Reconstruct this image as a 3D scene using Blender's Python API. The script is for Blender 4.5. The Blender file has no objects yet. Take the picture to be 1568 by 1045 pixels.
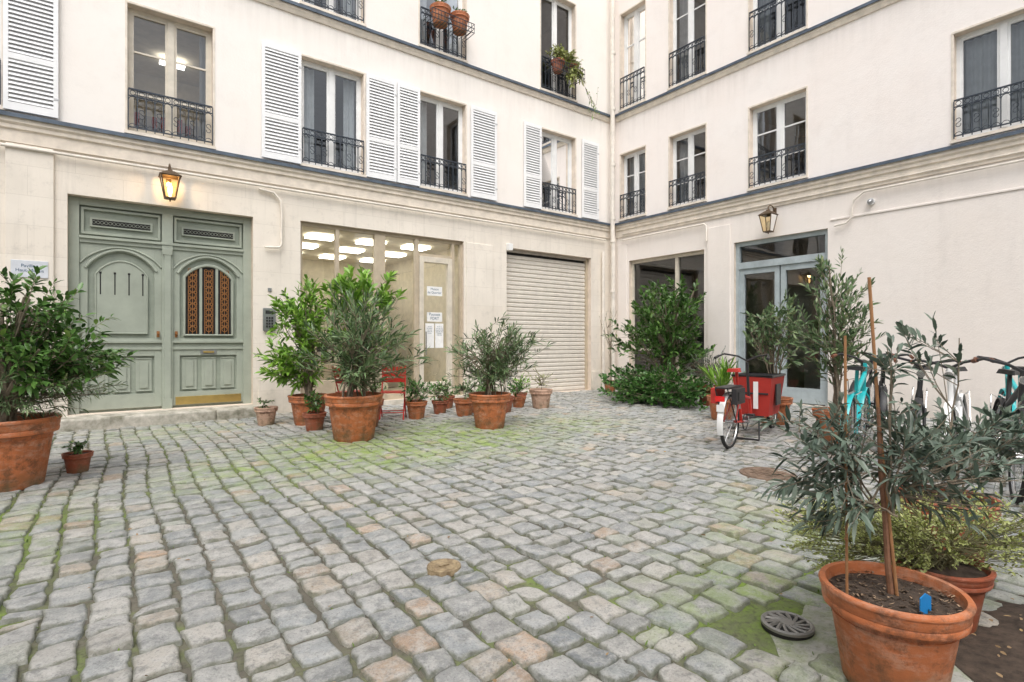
import bpy, bmesh, math, random
import numpy as np
from mathutils import Vector
random.seed(7); rng=np.random.default_rng(7)
S=bpy.context.scene
R=math.radians
# ---------------------------------------------------------------- helpers
class MB:
    def __init__(s,tf=None): s.v=[];s.f=[];s.m=[];s.tf=tf
    def add(s,vs,fs,mi=0):
        b=len(s.v)
        s.v+=[tuple(s.tf(*p)) if s.tf else tuple(p) for p in vs]
        s.f+=[tuple(i+b for i in f) for f in fs]; s.m+=[mi]*len(fs)
    def quad(s,a,b,c,d,mi=0): s.add([a,b,c,d],[(0,1,2,3)],mi)
    def box(s,x0,x1,y0,y1,z0,z1,mi=0):
        s.add([(x0,y0,z0),(x1,y0,z0),(x1,y1,z0),(x0,y1,z0),(x0,y0,z1),(x1,y0,z1),(x1,y1,z1),(x0,y1,z1)],
              [(0,3,2,1),(4,5,6,7),(0,1,5,4),(1,2,6,5),(2,3,7,6),(3,0,4,7)],mi)
    def tube(s,pts,r,n=6,mi=0,closed=False,cap=True):
        pts=[Vector(p) for p in pts]; N=len(pts)
        rs=r if isinstance(r,(list,tuple)) else [r]*N
        vs=[];prev=None
        for i,p in enumerate(pts):
            if closed: t=pts[(i+1)%N]-pts[i-1]
            else: t=pts[min(i+1,N-1)]-pts[max(i-1,0)]
            if t.length<1e-9: t=Vector((0,0,1))
            t.normalize()
            if prev is None:
                a=Vector((0,0,1)) if abs(t.z)<.9 else Vector((1,0,0))
                prev=t.cross(a).normalized()
            x=(prev-t*prev.dot(t))
            if x.length<1e-6: x=t.orthogonal()
            x.normalize(); prev=x; y=t.cross(x)
            for k in range(n):
                a=2*math.pi*(k+.5)/n
                vs.append(p+(x*math.cos(a)+y*math.sin(a))*rs[i])
        fs=[]
        for i in range(N if closed else N-1):
            j=(i+1)%N
            for k in range(n):
                l=(k+1)%n
                fs.append((i*n+k,i*n+l,j*n+l,j*n+k))
        if cap and not closed:
            fs.append(tuple(range(n))[::-1]); fs.append(tuple((N-1)*n+k for k in range(n)))
        s.add(vs,fs,mi)
    def circle(s,c,R_,r,plane='xz',n=24,m=5,mi=0,a0=0,a1=360):
        full=abs(a1-a0)>=360
        pts=[]
        K=n if full else n+1
        for i in range(K):
            a=R(a0+(a1-a0)*i/n); u=R_*math.cos(a); w=R_*math.sin(a)
            if plane=='xz': pts.append((c[0]+u,c[1],c[2]+w))
            elif plane=='yz': pts.append((c[0],c[1]+u,c[2]+w))
            else: pts.append((c[0]+u,c[1]+w,c[2]))
        s.tube(pts,r,m,mi,closed=full)
    def lathe(s,prof,c=(0,0,0),n=40,mi=0,wob=0):
        vs=[];N=len(prof)
        for (r,z) in prof:
            for k in range(n):
                a=2*math.pi*k/n; rr=r*(1+wob*math.sin(3*a+z*7))
                vs.append((c[0]+rr*math.cos(a),c[1]+rr*math.sin(a),c[2]+z))
        fs=[]
        for i in range(N-1):
            for k in range(n):
                l=(k+1)%n; fs.append((i*n+k,i*n+l,(i+1)*n+l,(i+1)*n+k))
        s.add(vs,fs,mi)
    def prism(s,poly,o0,o1,mi=0):   # poly in (u,z)
        n=len(poly)
        vs=[(u,o0,z) for u,z in poly]+[(u,o1,z) for u,z in poly]
        fs=[tuple(range(n)),tuple(range(n,2*n))[::-1]]+[(i,(i+1)%n,(i+1)%n+n,i+n) for i in range(n)]
        s.add(vs,fs,mi)
    def strip(s,u0,u1,prof,mi=0):  # prof in (o,z) extruded along u
        n=len(prof)
        vs=[(u0,o,z) for o,z in prof]+[(u1,o,z) for o,z in prof]
        fs=[(i,i+1,i+1+n,i+n) for i in range(n-1)]+[tuple(range(n)),tuple(range(n,2*n))[::-1]]
        s.add(vs,fs,mi)
    def obj(s,name,mats,parent=None,smooth=False,bevel=0,loc=None,angle=40,rotz=0):
        me=bpy.data.meshes.new(name); me.from_pydata(s.v,[],s.f)
        if not isinstance(mats,(list,tuple)): mats=[mats]
        for m in mats: me.materials.append(m)
        me.polygons.foreach_set('material_index',s.m)
        bm=bmesh.new(); bm.from_mesh(me); bmesh.ops.recalc_face_normals(bm,faces=bm.faces); bm.to_mesh(me); bm.free()
        if smooth:
            me.polygons.foreach_set('use_smooth',[True]*len(me.polygons)); me.set_sharp_from_angle(angle=R(angle))
        me.update()
        ob=bpy.data.objects.new(name,me); S.collection.objects.link(ob)
        if parent: ob.parent=parent
        if loc: ob.location=loc
        ob.rotation_euler[2]=rotz
        if bevel:
            b=ob.modifiers.new('b','BEVEL'); b.width=bevel; b.segments=2; b.limit_method='ANGLE'
        return ob
def empty(name,loc=(0,0,0),rotz=0,parent=None):
    e=bpy.data.objects.new(name,None); S.collection.objects.link(e); e.location=loc; e.rotation_euler[2]=rotz
    e.empty_display_size=.2
    if parent:e.parent=parent
    return e
# ---------------------------------------------------------------- materials
def newmat(name):
    m=bpy.data.materials.new(name); m.use_nodes=True; nt=m.node_tree
    return m,nt,nt.nodes['Principled BSDF'],nt.nodes,nt.links
def rgba(c): return (c[0],c[1],c[2],1)
def noise(N,L,vec,scale,detail=5,rough=.6):
    n=N.new('ShaderNodeTexNoise'); n.inputs['Scale'].default_value=scale; n.inputs['Detail'].default_value=detail; n.inputs['Roughness'].default_value=rough
    L.new(vec,n.inputs['Vector']); return n.outputs['Fac']
def ramp(N,L,fac,stops):
    r=N.new('ShaderNodeValToRGB'); e=r.color_ramp.elements
    e[0].position=stops[0][0]; e[0].color=rgba(stops[0][1]); e[1].position=stops[1][0]; e[1].color=rgba(stops[1][1])
    for p,c in stops[2:]:
        q=e.new(p); q.color=rgba(c)
    L.new(fac,r.inputs['Fac']); return r.outputs['Color']
def rampf(N,L,fac,a,b,v0=0,v1=1):
    r=N.new('ShaderNodeMapRange'); L.new(fac,r.inputs['Value'])
    r.inputs['From Min'].default_value=a; r.inputs['From Max'].default_value=b
    r.inputs['To Min'].default_value=v0; r.inputs['To Max'].default_value=v1; return r.outputs['Result']
def mix(N,L,fac,a,b,mode='MIX'):
    m=N.new('ShaderNodeMix'); m.data_type='RGBA'; m.blend_type=mode
    if isinstance(fac,(int,float)): m.inputs[0].default_value=fac
    else: L.new(fac,m.inputs[0])
    for k,x in ((6,a),(7,b)):
        if isinstance(x,(tuple,list)): m.inputs[k].default_value=rgba(x)
        else: L.new(x,m.inputs[k])
    return m.outputs[2]
def mth(N,L,op,a,b=None):
    m=N.new('ShaderNodeMath'); m.operation=op
    for k,x in ((0,a),(1,b)):
        if x is None: continue
        if isinstance(x,(int,float)): m.inputs[k].default_value=x
        else: L.new(x,m.inputs[k])
    return m.outputs[0]
def bump(N,L,P,h,strength,dist=.01):
    b=N.new('ShaderNodeBump'); b.inputs['Strength'].default_value=strength; b.inputs['Distance'].default_value=dist
    L.new(h,b.inputs['Height']); L.new(b.outputs['Normal'],P.inputs['Normal'])
def mat(name,c,rough=.6,metal=0,var=.12,scale=6,bmp=.1,bs=60,c2=None,spec=.5):
    m,nt,P,N,L=newmat(name)
    tc=N.new('ShaderNodeTexCoord').outputs['Object']
    f=noise(N,L,tc,scale)
    lo=tuple(x*(1-var) for x in c); hi=c2 or tuple(min(1,x*(1+var)) for x in c)
    L.new(ramp(N,L,f,[(.3,lo),(.7,hi)]),P.inputs['Base Color'])
    P.inputs['Roughness'].default_value=rough; P.inputs['Metallic'].default_value=metal
    P.inputs['Specular IOR Level'].default_value=spec
    if bmp: bump(N,L,P,noise(N,L,tc,bs),bmp,.005)
    return m
def vecmap(N,L,vec,scale):
    mp=N.new('ShaderNodeMapping'); mp.inputs['Scale'].default_value=scale; L.new(vec,mp.inputs['Vector']); return mp.outputs['Vector']
def plaster(name,c,c2,streak=.22):
    m,nt,P,N,L=newmat(name)
    tc=N.new('ShaderNodeTexCoord').outputs['Object']
    f=noise(N,L,tc,.7,6)
    col=ramp(N,L,f,[(.35,c),(.7,c2)])
    st=noise(N,L,vecmap(N,L,tc,(3.5,3.5,.5)),1,6,.7)
    col=mix(N,L,rampf(N,L,st,.52,.8,0,streak),col,tuple(x*.74 for x in c))
    col=mix(N,L,rampf(N,L,noise(N,L,tc,1.6,8,.75),.52,.72,0,.26),col,tuple(x*.8 for x in c))
    sep=N.new('ShaderNodeSeparateXYZ'); L.new(tc,sep.inputs[0])
    for zz,w_ in ((7.25,.7),(4.1,.35)):
        d=rampf(N,L,sep.outputs[2],zz-w_,zz,0,1)
        d2=mth(N,L,'LESS_THAN',sep.outputs[2],zz+.1)
        k=mth(N,L,'MULTIPLY',mth(N,L,'MULTIPLY',d,d2),rampf(N,L,noise(N,L,vecmap(N,L,tc,(9,9,.6)),1,5),.35,.75,0,.35))
        col=mix(N,L,k,col,(.55,.5,.45))
    low=rampf(N,L,sep.outputs[2],.0,.8,1,0)
    col=mix(N,L,mth(N,L,'MULTIPLY',low,rampf(N,L,noise(N,L,tc,3,6),.3,.7,0,.6)),col,(.42,.39,.33))
    L.new(col,P.inputs['Base Color']); P.inputs['Roughness'].default_value=.9
    h=mth(N,L,'ADD',noise(N,L,tc,35,6),mth(N,L,'MULTIPLY',noise(N,L,tc,4,3),2.0))
    bump(N,L,P,h,.4,.007)
    return m
def stonewall(name,c,c2,mort=.9):
    m,nt,P,N,L=newmat(name)
    tc=N.new('ShaderNodeTexCoord').outputs['Object']
    sep=N.new('ShaderNodeSeparateXYZ'); L.new(tc,sep.inputs[0])
    cb=N.new('ShaderNodeCombineXYZ'); L.new(mth(N,L,'ADD',sep.outputs[0],sep.outputs[1]),cb.inputs[0]); L.new(sep.outputs[2],cb.inputs[1])
    b=N.new('ShaderNodeTexBrick'); L.new(cb.outputs[0],b.inputs['Vector'])
    b.inputs['Scale'].default_value=1; b.inputs['Brick Width'].default_value=1.15; b.inputs['Row Height'].default_value=.42
    b.inputs['Mortar Size'].default_value=.005; b.inputs['Mortar Smooth'].default_value=.3
    b.inputs['Color1'].default_value=rgba(c); b.inputs['Color2'].default_value=rgba(c2); b.inputs['Mortar'].default_value=rgba(tuple(x*mort for x in c))
    col=mix(N,L,rampf(N,L,noise(N,L,tc,1.3,6),.4,.75,0,.5),b.outputs['Color'],tuple(x*.78 for x in c))
    st=noise(N,L,vecmap(N,L,tc,(7,7,.4)),1,6,.7)
    col=mix(N,L,rampf(N,L,st,.52,.78,0,.4),col,tuple(x*.62 for x in c))
    col=mix(N,L,rampf(N,L,noise(N,L,tc,6,8,.75),.54,.70,0,.38),col,tuple(x*.6 for x in c))
    low=rampf(N,L,sep.outputs[2],.0,.8,1,0)
    col=mix(N,L,mth(N,L,'MULTIPLY',low,rampf(N,L,noise(N,L,tc,3,6),.3,.7,0,.75)),col,(.38,.36,.29))
    L.new(col,P.inputs['Base Color']); P.inputs['Roughness'].default_value=.88
    h=mth(N,L,'SUBTRACT',mth(N,L,'MULTIPLY',noise(N,L,tc,25,6),.7),mth(N,L,'MULTIPLY',b.outputs['Fac'],.6))
    bump(N,L,P,h,.35,.007)
    return m
M_plA=plaster('plaster_cream',(.88,.82,.76),(.90,.855,.805))
M_plB=plaster('plaster_pinkish',(.89,.815,.765),(.91,.855,.815))
M_stA=stonewall('limestone_cream',(.82,.75,.655),(.85,.785,.695))
M_stB=plaster('limestone_painted',(.87,.80,.74),(.89,.83,.78),.32)
M_trim=mat('stone_trim',(.76,.68,.58),.85,var=.14,bmp=.2,bs=30)
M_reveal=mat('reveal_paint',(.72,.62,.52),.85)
M_zinc=mat('zinc_flashing',(.09,.115,.15),.5,.2,var=.3)
M_iron=mat('wrought_iron',(.045,.055,.07),.45,.3,bmp=0)
M_white=mat('white_paint',(.82,.82,.81),.5,var=.05,bmp=.05)
M_shut=mat('shutter_paint',(.86,.86,.86),.5,var=.04,bmp=0)
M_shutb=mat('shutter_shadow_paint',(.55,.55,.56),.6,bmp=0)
M_cream=mat('cream_frame',(.66,.60,.50),.5)
M_tan=mat('tan_frame',(.50,.42,.31),.5)
M_brownf=mat('brown_frame',(.50,.45,.40),.5)
M_bluegrey=mat('bluegrey_frame',(.42,.48,.50),.45)
M_green=mat('sage_door_paint',(.36,.395,.33),.42,var=.12,scale=3,bmp=.1,bs=25)
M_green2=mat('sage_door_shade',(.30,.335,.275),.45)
M_brass=mat('brass',(.62,.45,.16),.3,.8)
M_black=mat('black_void',(.012,.011,.01),.7,bmp=0)
M_room=mat('room_wall',(.22,.21,.20),.9,bmp=0)
M_roomw=mat('warm_room_wall',(.74,.66,.53),.9,bmp=0)
M_officew=mat('office_wall',(.70,.64,.52),.9,bmp=0)
M_curt=mat('curtain_cloth',(.78,.78,.77),.95,bmp=0)
M_roller=mat('roller_shutter_metal',(.72,.67,.60),.5,.0,var=.08)
M_pipe=mat('painted_pipe',(.78,.72,.64),.5)
M_rust=mat('rusty_grille',(.30,.13,.04),.6,.2)
M_lant=mat('lantern_metal',(.16,.11,.07),.4,.6)
M_grey=mat('grey_metal',(.35,.36,.37),.35,.7)
M_paper=mat('paper',(.85,.85,.84),.8,bmp=0)
M_ink=mat('ink',(.05,.12,.2),.8,bmp=0)
M_roof=mat('zinc_roof',(.22,.24,.26),.5,.3)
M_red=mat('red_paint',(.55,.035,.025),.4,bmp=0)
M_redf=mat('red_fabric',(.46,.035,.025),.7,bmp=.2,bs=120)
M_rubber=mat('tyre_rubber',(.02,.02,.02),.75)
M_blackp=mat('black_plastic',(.025,.025,.027),.45,bmp=0)
M_chrome=mat('alloy',(.6,.6,.6),.25,.9,bmp=0)
M_turq=mat('turquoise_paint',(.02,.42,.44),.3,bmp=0)
M_wood=mat('bamboo_stake',(.36,.18,.08),.6,scale=20,var=.25)
M_soil=mat('potting_soil',(.06,.042,.03),.95,var=.5,scale=25,bmp=1,bs=50)
M_bark=mat('bark',(.22,.18,.13),.85,var=.3,scale=20,bmp=.6,bs=40)
M_twig=mat('green_twig',(.17,.16,.08),.8,var=.3,bmp=0)
def glassmat(name,tint=(.85,.9,.9),base=.10,ior=1.45):
    m,nt,P,N,L=newmat(name); N.remove(P)
    out=N['Material Output']; t=N.new('ShaderNodeBsdfTransparent'); t.inputs[0].default_value=rgba(tint)
    g=N.new('ShaderNodeBsdfGlossy'); g.inputs['Roughness'].default_value=.01; g.inputs[0].default_value=(1,1,1,1)
    f=N.new('ShaderNodeFresnel'); f.inputs['IOR'].default_value=ior
    a=mth(N,L,'ADD',f.outputs[0],base)
    tc=N.new('ShaderNodeTexCoord').outputs['Object']
    b=N.new('ShaderNodeBump'); b.inputs['Strength'].default_value=.25; b.inputs['Distance'].default_value=.01
    L.new(noise(N,L,tc,1.6,1),b.inputs['Height']); L.new(b.outputs[0],g.inputs['Normal'])
    s=N.new('ShaderNodeMixShader'); L.new(a,s.inputs[0]); L.new(t.outputs[0],s.inputs[1]); L.new(g.outputs[0],s.inputs[2]); L.new(s.outputs[0],out.inputs[0])
    return m
M_glass=glassmat('window_glass',(.58,.61,.63),.06)
M_glassc=glassmat('clear_glass',(.93,.95,.92),.05)
def emis(name,c,st):
    m,nt,P,N,L=newmat(name); P.inputs['Base Color'].default_value=rgba(c); P.inputs['Emission Color'].default_value=rgba(c); P.inputs['Emission Strength'].default_value=st; return m
M_panel=emis('lit_ceiling_panel',(1,.96,.88),7)
M_bulb=emis('lit_bulb',(1,.72,.35),9)
M_lglass=glassmat('lantern_glass',(1,.9,.7),.03)
def terracotta(name,c,pale=.55):
    m,nt,P,N,L=newmat(name)
    tc=N.new('ShaderNodeTexCoord').outputs['Object']
    col=ramp(N,L,noise(N,L,tc,5,6),[(.3,tuple(x*.7 for x in c)),(.7,tuple(x*1.15 for x in c))])
    col=mix(N,L,rampf(N,L,noise(N,L,vecmap(N,L,tc,(4,4,9)),1.8,8,.75),.48,.66,0,pale),col,(.60,.44,.34))
    col=mix(N,L,rampf(N,L,noise(N,L,tc,9,8,.78),.51,.62,0,.75),col,(.14,.06,.03))
    sep=N.new('ShaderNodeSeparateXYZ'); L.new(tc,sep.inputs[0])
    st=noise(N,L,vecmap(N,L,tc,(14,14,1.2)),1,6,.7)
    col=mix(N,L,rampf(N,L,st,.52,.72,0,.55),col,(.15,.07,.035))
    k=mth(N,L,'MULTIPLY',rampf(N,L,sep.outputs[2],0,.22,1,0),rampf(N,L,noise(N,L,tc,7,5),.35,.65,0,.85))
    col=mix(N,L,k,col,(.11,.11,.055))
    L.new(col,P.inputs['Base Color']); P.inputs['Roughness'].default_value=.6
    bump(N,L,P,mth(N,L,'ADD',noise(N,L,tc,40,7),noise(N,L,vecmap(N,L,tc,(1,1,40)),1.5,3)),.5,.004); return m
M_terra=terracotta('terracotta',(.55,.17,.06),.45)
M_terrad=terracotta('terracotta_dark',(.40,.10,.045),.3)
M_terrap=terracotta('terracotta_pale',(.62,.40,.29),.7)
def leafmat(name,dark,light,tip,rough=.38,trans=.25):
    m,nt,P,N,L=newmat(name); out=N['Material Output']
    at=N.new('ShaderNodeAttribute'); at.attribute_name='lc'
    sep=N.new('ShaderNodeSeparateColor'); L.new(at.outputs['Color'],sep.inputs[0])
    col=ramp(N,L,sep.outputs[0],[(.0,dark),(.65,light),(.97,tip)])
    geo=N.new('ShaderNodeNewGeometry')
    col=mix(N,L,mth(N,L,'MULTIPLY',geo.outputs['Backfacing'],.35),col,tuple(min(1,x*1.7+.03) for x in light))
    L.new(col,P.inputs['Base Color']); P.inputs['Roughness'].default_value=rough; P.inputs['Specular IOR Level'].default_value=.5
    tr=N.new('ShaderNodeBsdfTranslucent'); L.new(col,tr.inputs[0])
    s=N.new('ShaderNodeMixShader'); s.inputs[0].default_value=trans
    L.new(P.outputs[0],s.inputs[1]); L.new(tr.outputs[0],s.inputs[2]); L.new(s.outputs[0],out.inputs[0]); return m
L_laurel=leafmat('laurel_leaf',(.022,.06,.014),(.085,.19,.035),(.20,.30,.07),.30)
L_bright=leafmat('bright_leaf',(.05,.14,.015),(.22,.40,.05),(.40,.54,.12))
L_oleander=leafmat('oleander_leaf',(.03,.065,.03),(.15,.23,.10),(.40,.42,.22))
L_olive=leafmat('olive_leaf',(.026,.048,.036),(.12,.165,.12),(.36,.41,.34),.36)
L_fine=leafmat('fine_leaf',(.12,.15,.025),(.36,.40,.13),(.60,.57,.33))
L_ivy=leafmat('ivy_leaf',(.015,.05,.012),(.07,.18,.035),(.16,.29,.06))
L_moss=leafmat('moss_leaf',(.05,.09,.015),(.15,.24,.04),(.25,.34,.07),.8)
L_dead=leafmat('dead_leaf',(.12,.07,.035),(.27,.18,.09),(.5,.36,.12),.8,.1)
# ---------------------------------------------------------------- building
TA=lambda u,o,z:(-u,-o,z)
TB=lambda u,o,z:(-o,-u,z)
def wall(mb,u0,u1,z0,z1,ops,rv,zsplit):
    us=sorted({u0,u1,*[a for o in ops for a in o[:2]]}); zs=sorted({z0,z1,zsplit,*[a for o in ops for a in o[2:4]]})
    for i in range(len(us)-1):
        for j in range(len(zs)-1):
            cu=(us[i]+us[i+1])/2; cz=(zs[j]+zs[j+1])/2
            if any(o[0]<cu<o[1] and o[2]<cz<o[3] for o in ops): continue
            mb.quad((us[i],0,zs[j]),(us[i+1],0,zs[j]),(us[i+1],0,zs[j+1]),(us[i],0,zs[j+1]),0 if cz<zsplit else 1)
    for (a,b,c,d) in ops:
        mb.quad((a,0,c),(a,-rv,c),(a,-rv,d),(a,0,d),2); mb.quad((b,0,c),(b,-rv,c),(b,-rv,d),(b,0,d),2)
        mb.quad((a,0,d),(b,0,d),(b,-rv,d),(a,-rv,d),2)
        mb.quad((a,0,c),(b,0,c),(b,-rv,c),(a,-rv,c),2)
def room(mb,u0,u1,z0,z1,dep,mi=0,e=.2,front=-.006):
    a,b,c,d=u0-e,u1+e,z0-.02,z1+.02; f=front; k=-dep
    mb.quad((a,k,c),(b,k,c),(b,k,d),(a,k,d),mi); mb.quad((a,f,c),(a,k,c),(a,k,d),(a,f,d),mi); mb.quad((b,f,c),(b,k,c),(b,k,d),(b,f,d),mi)
    mb.quad((a,f,c),(b,f,c),(b,k,c),(a,k,c),mi); mb.quad((a,f,d),(b,f,d),(b,k,d),(a,k,d),mi)
def window(fr,gl,u0,u1,z0,z1,mi=0,muntins=0,o=-.2,split=.5,fw=.05):
    b=o+.06
    fr.box(u0,u0+fw,o,b,z0,z1,mi); fr.box(u1-fw,u1,o,b,z0,z1,mi)
    fr.box(u0+fw,u1-fw,o,b,z0,z0+fw*1.3,mi); fr.box(u0+fw,u1-fw,o,b,z1-fw,z1,mi)
    um=u0+(u1-u0)*split
    fr.box(um-.045,um+.045,o-.002,b+.012,z0+fw*1.3,z1-fw,mi)
    c=o+.015;d=b-.01
    for a,e in ((u0+fw,um-.045),(um+.045,u1-fw)):
        fr.box(a,a+.035,c,d,z0+fw*1.3,z1-fw,mi); fr.box(e-.035,e,c,d,z0+fw*1.3,z1-fw,mi)
        fr.box(a+.035,e-.035,c,d,z0+fw*1.3,z0+fw*1.3+.06,mi); fr.box(a+.035,e-.035,c,d,z1-fw-.04,z1-fw,mi)
        for k in range(muntins):
            zz=z0+(z1-z0)*(k+1)/(muntins+1); fr.box(a+.035,e-.035,c+.01,d-.005,zz-.014,zz+.014,mi)
    gl.quad((u0+.02,o+.025,z0+.02),(u1-.02,o+.025,z0+.02),(u1-.02,o+.025,z1-.02),(u0+.02,o+.025,z1-.02))
def curtain(mb,u0,u1,z0,z1,o):
    n=int(max(6,(u1-u0)*60)); ph=random.random()*6
    vs=[];fs=[]
    for i in range(n+1):
        u=u0+(u1-u0)*i/n; w=o+.03*math.sin(i*.95+ph)+.01*math.sin(i*.4)
        vs+=[(u,w,z0),(u,w,z1)]
    for i in range(n): fs.append((2*i,2*i+2,2*i+3,2*i+1))
    mb.add(vs,fs)
def railing(mb,u0,u1,z0,z1,o=.03):
    mb.box(u0,u1,o-.014,o+.014,z1-.022,z1); mb.box(u0,u1,o-.01,o+.01,z1-.125,z1-.11); mb.box(u0,u1,o-.01,o+.01,z0+.03,z0+.048)
    n=max(5,int(round((u1-u0)/.115))); st=(u1-u0)/n
    for i in range(n+1):
        u=u0+st*i; mb.box(u-.007,u+.007,o-.007,o+.007,z0,z1-.022)
    for i in range(n):
        u=u0+st*(i+.5)
        mb.circle((u,o,z1-.066),.036,.006,'xz',10,4)
        mb.circle((u,o,z1-.125-st*.45),st*.45,.006,'xz',8,4,a0=0,a1=180)
        zc=(z0+z1)/2-.07
        if i%2==0:
            mb.circle((u,o,zc+.045),.033,.006,'xz',9,4,a0=-90,a1=200); mb.circle((u,o,zc-.03),.033,.006,'xz',9,4,a0=90,a1=380)
        mb.circle((u,o,z0+.048),st*.42,.006,'xz',8,4,a0=0,a1=180)
def shutter(mb,u0,u1,z0,z1,o0=.03):
    o1=o0+.035; w=.055
    mb.box(u0,u0+w,o0,o1,z0,z1); mb.box(u1-w,u1,o0,o1,z0,z1)
    rails=[(z0,z0+.11),(z0+.72,z0+.80),(z1-.09,z1)]
    for a,b in rails: mb.box(u0+w,u1-w,o0,o1,a,b)
    for (a,b) in ((z0+.11,z0+.72),(z0+.80,z1-.09)):
        n=int((b-a)/.058); st=(b-a)/n
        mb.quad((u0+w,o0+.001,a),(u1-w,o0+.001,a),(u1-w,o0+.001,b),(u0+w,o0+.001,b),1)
        for i in range(n):
            z=a+st*(i+.5)
            p=[(u0+w,o1,z-st*.36),(u1-w,o1,z-st*.36),(u1-w,o0+.006,z+st*.34),(u0+w,o0+.006,z+st*.34)]
            mb.add(p+[(x,y,q+.009) for x,y,q in p],[(0,1,2,3),(4,5,6,7),(0,1,5,4),(2,3,7,6)])
    for zz in (z0+.25,z1-.3): mb.box(u0-.01,u0+.05,o1,o1+.006,zz,zz+.03,1)
def ledge(mb,u0,u1,z,big=True):
    if big:
        mb.strip(u0,u1,[(.0,z-.34),(.03,z-.34),(.03,z-.17),(.06,z-.15),(.06,z-.10),(.09,z-.07),(.09,z-.002),(.0,z-.002)],0)
    else:
        mb.strip(u0,u1,[(.0,z-.13),(.03,z-.13),(.05,z-.08),(.07,z-.05),(.07,z-.002),(.0,z-.002)],0)
    e=.125 if big else .105
    mb.strip(u0,u1,[(.0,z+.0),(e-.02,z+.0),(e,z-.012),(e,z+.045),(.01,z+.075),(0,z+.075)],1)
bl=empty('apartment_building'); br=empty('apartment_building')
ZL1=4.43; ZL2=7.38
A1=[(9.70,10.87),(7.08,8.26),(4.73,5.86),(1.40,2.56),(12.3,13.45)]
gA=[(9.08,11.59,.2,3.47),(4.78,8.28,.10,3.51),(.83,3.6,.0,3.5)]
w1=[(a,b,4.56,6.54) for a,b in A1]; w2=[(a,b,7.52,10.0) for a,b in A1]
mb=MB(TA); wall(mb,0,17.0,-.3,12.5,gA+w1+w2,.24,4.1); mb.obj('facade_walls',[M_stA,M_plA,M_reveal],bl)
B1=[(.29,1.13),(1.88,2.89),(3.96,5.15),(7.49,8.67)]
gB=[(.585,2.85,.35,3.43),(3.60,5.55,.03,3.47)]
v1=[(a,b,4.58,6.32) for a,b in B1]; v2=[(a,b,7.52,10.1) for a,b in B1]
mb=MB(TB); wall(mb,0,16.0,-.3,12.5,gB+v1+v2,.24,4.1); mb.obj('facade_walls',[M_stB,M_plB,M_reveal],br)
mb=MB(TA); ledge(mb,0,17,ZL1); ledge(mb,0,17,ZL2,False); ledge(mb,0,17,12.4); mb.obj('ledges',[M_trim,M_zinc],bl,bevel=0)
mb=MB(TB); ledge(mb,.16,16,ZL1); ledge(mb,.16,16,ZL2,False); ledge(mb,.16,16,12.4); mb.obj('ledges',[M_trim,M_zinc],br)
mb=MB(TA); mb.add([(0,0,12.49),(17,0,12.49),(17,-1.5,15),(0,-1.5,15)],[(0,1,2,3)]); mb.quad((-8,-1.5,15),(17,-1.5,15),(17,-8,15),(-8,-8,15)); mb.quad((-8,-8,0),(17,-8,0),(17,-8,15),(-8,-8,15)); mb.obj('roof',M_roof,bl)
mb=MB(TB); mb.add([(0,0,12.49),(16,0,12.49),(16,-1.5,15),(0,-1.5,15)],[(0,1,2,3)]); mb.quad((0,-1.5,15),(16,-1.5,15),(16,-8,15),(0,-8,15)); mb.quad((0,-8,0),(16,-8,0),(16,-8,15),(0,-8,15)); mb.obj('roof',M_roof,br)
# windows left wing
fr=MB(TA);gl=MB(TA);rm=MB(TA);cu=MB(TA);ra=MB(TA);sh=MB(TA);tr=MB(TA)
for k,(a,b,c,d) in enumerate(w1+w2):
    first=k in(0,5)
    window(fr,gl,a,b,c,d,1 if first else 0,muntins=2 if k==0 else 0)
    room(rm,a,b,c,d,2.6,1 if first else 0)
    railing(ra,a+.01,b-.01,c+.02,c+.66 if k<5 else c+.8)
    if k in(0,5):
        rm.box(a+.25,a+.65,-1.7,-1.5,d-.10,d-.06,2)
        rm.box(a-.1,b+.1,-2.55,-2.35,c,c+1.1,3)
        for q in range(9): rm.box(a-.05+q*.14,a+.03+q*.14,-2.34,-2.2,c+.85,c+.98+random.random()*.2,4 if q%3 else 3)
        curtain(cu,a+.04,a+.16,c+.03,d-.05,-.33)
    else:
        if random.random()<.8: curtain(cu,b-.32,b-.04,c+.03,d-.05,-.33)
        if random.random()<.6: curtain(cu,a+.04,a+.28,c+.03,d-.05,-.33)
    tr.box(a-.03,a-.002,0,.010,c-.02,d+.002); tr.box(b+.002,b+.03,0,.010,c-.02,d+.002); tr.box(a-.03,b+.03,0,.012,d+.004,d+.035)
    tr.box(a-.04,b+.04,-.02,.05,c-.05,c-.004)
for a,b in ((11.69,12.28),(13.47,14.05),(8.28,8.95),(6.41,7.04),(5.88,6.39),(3.92,4.62),(2.58,3.12),(.60,1.2)):
    shutter(sh,a,b,4.53,6.57)
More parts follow.
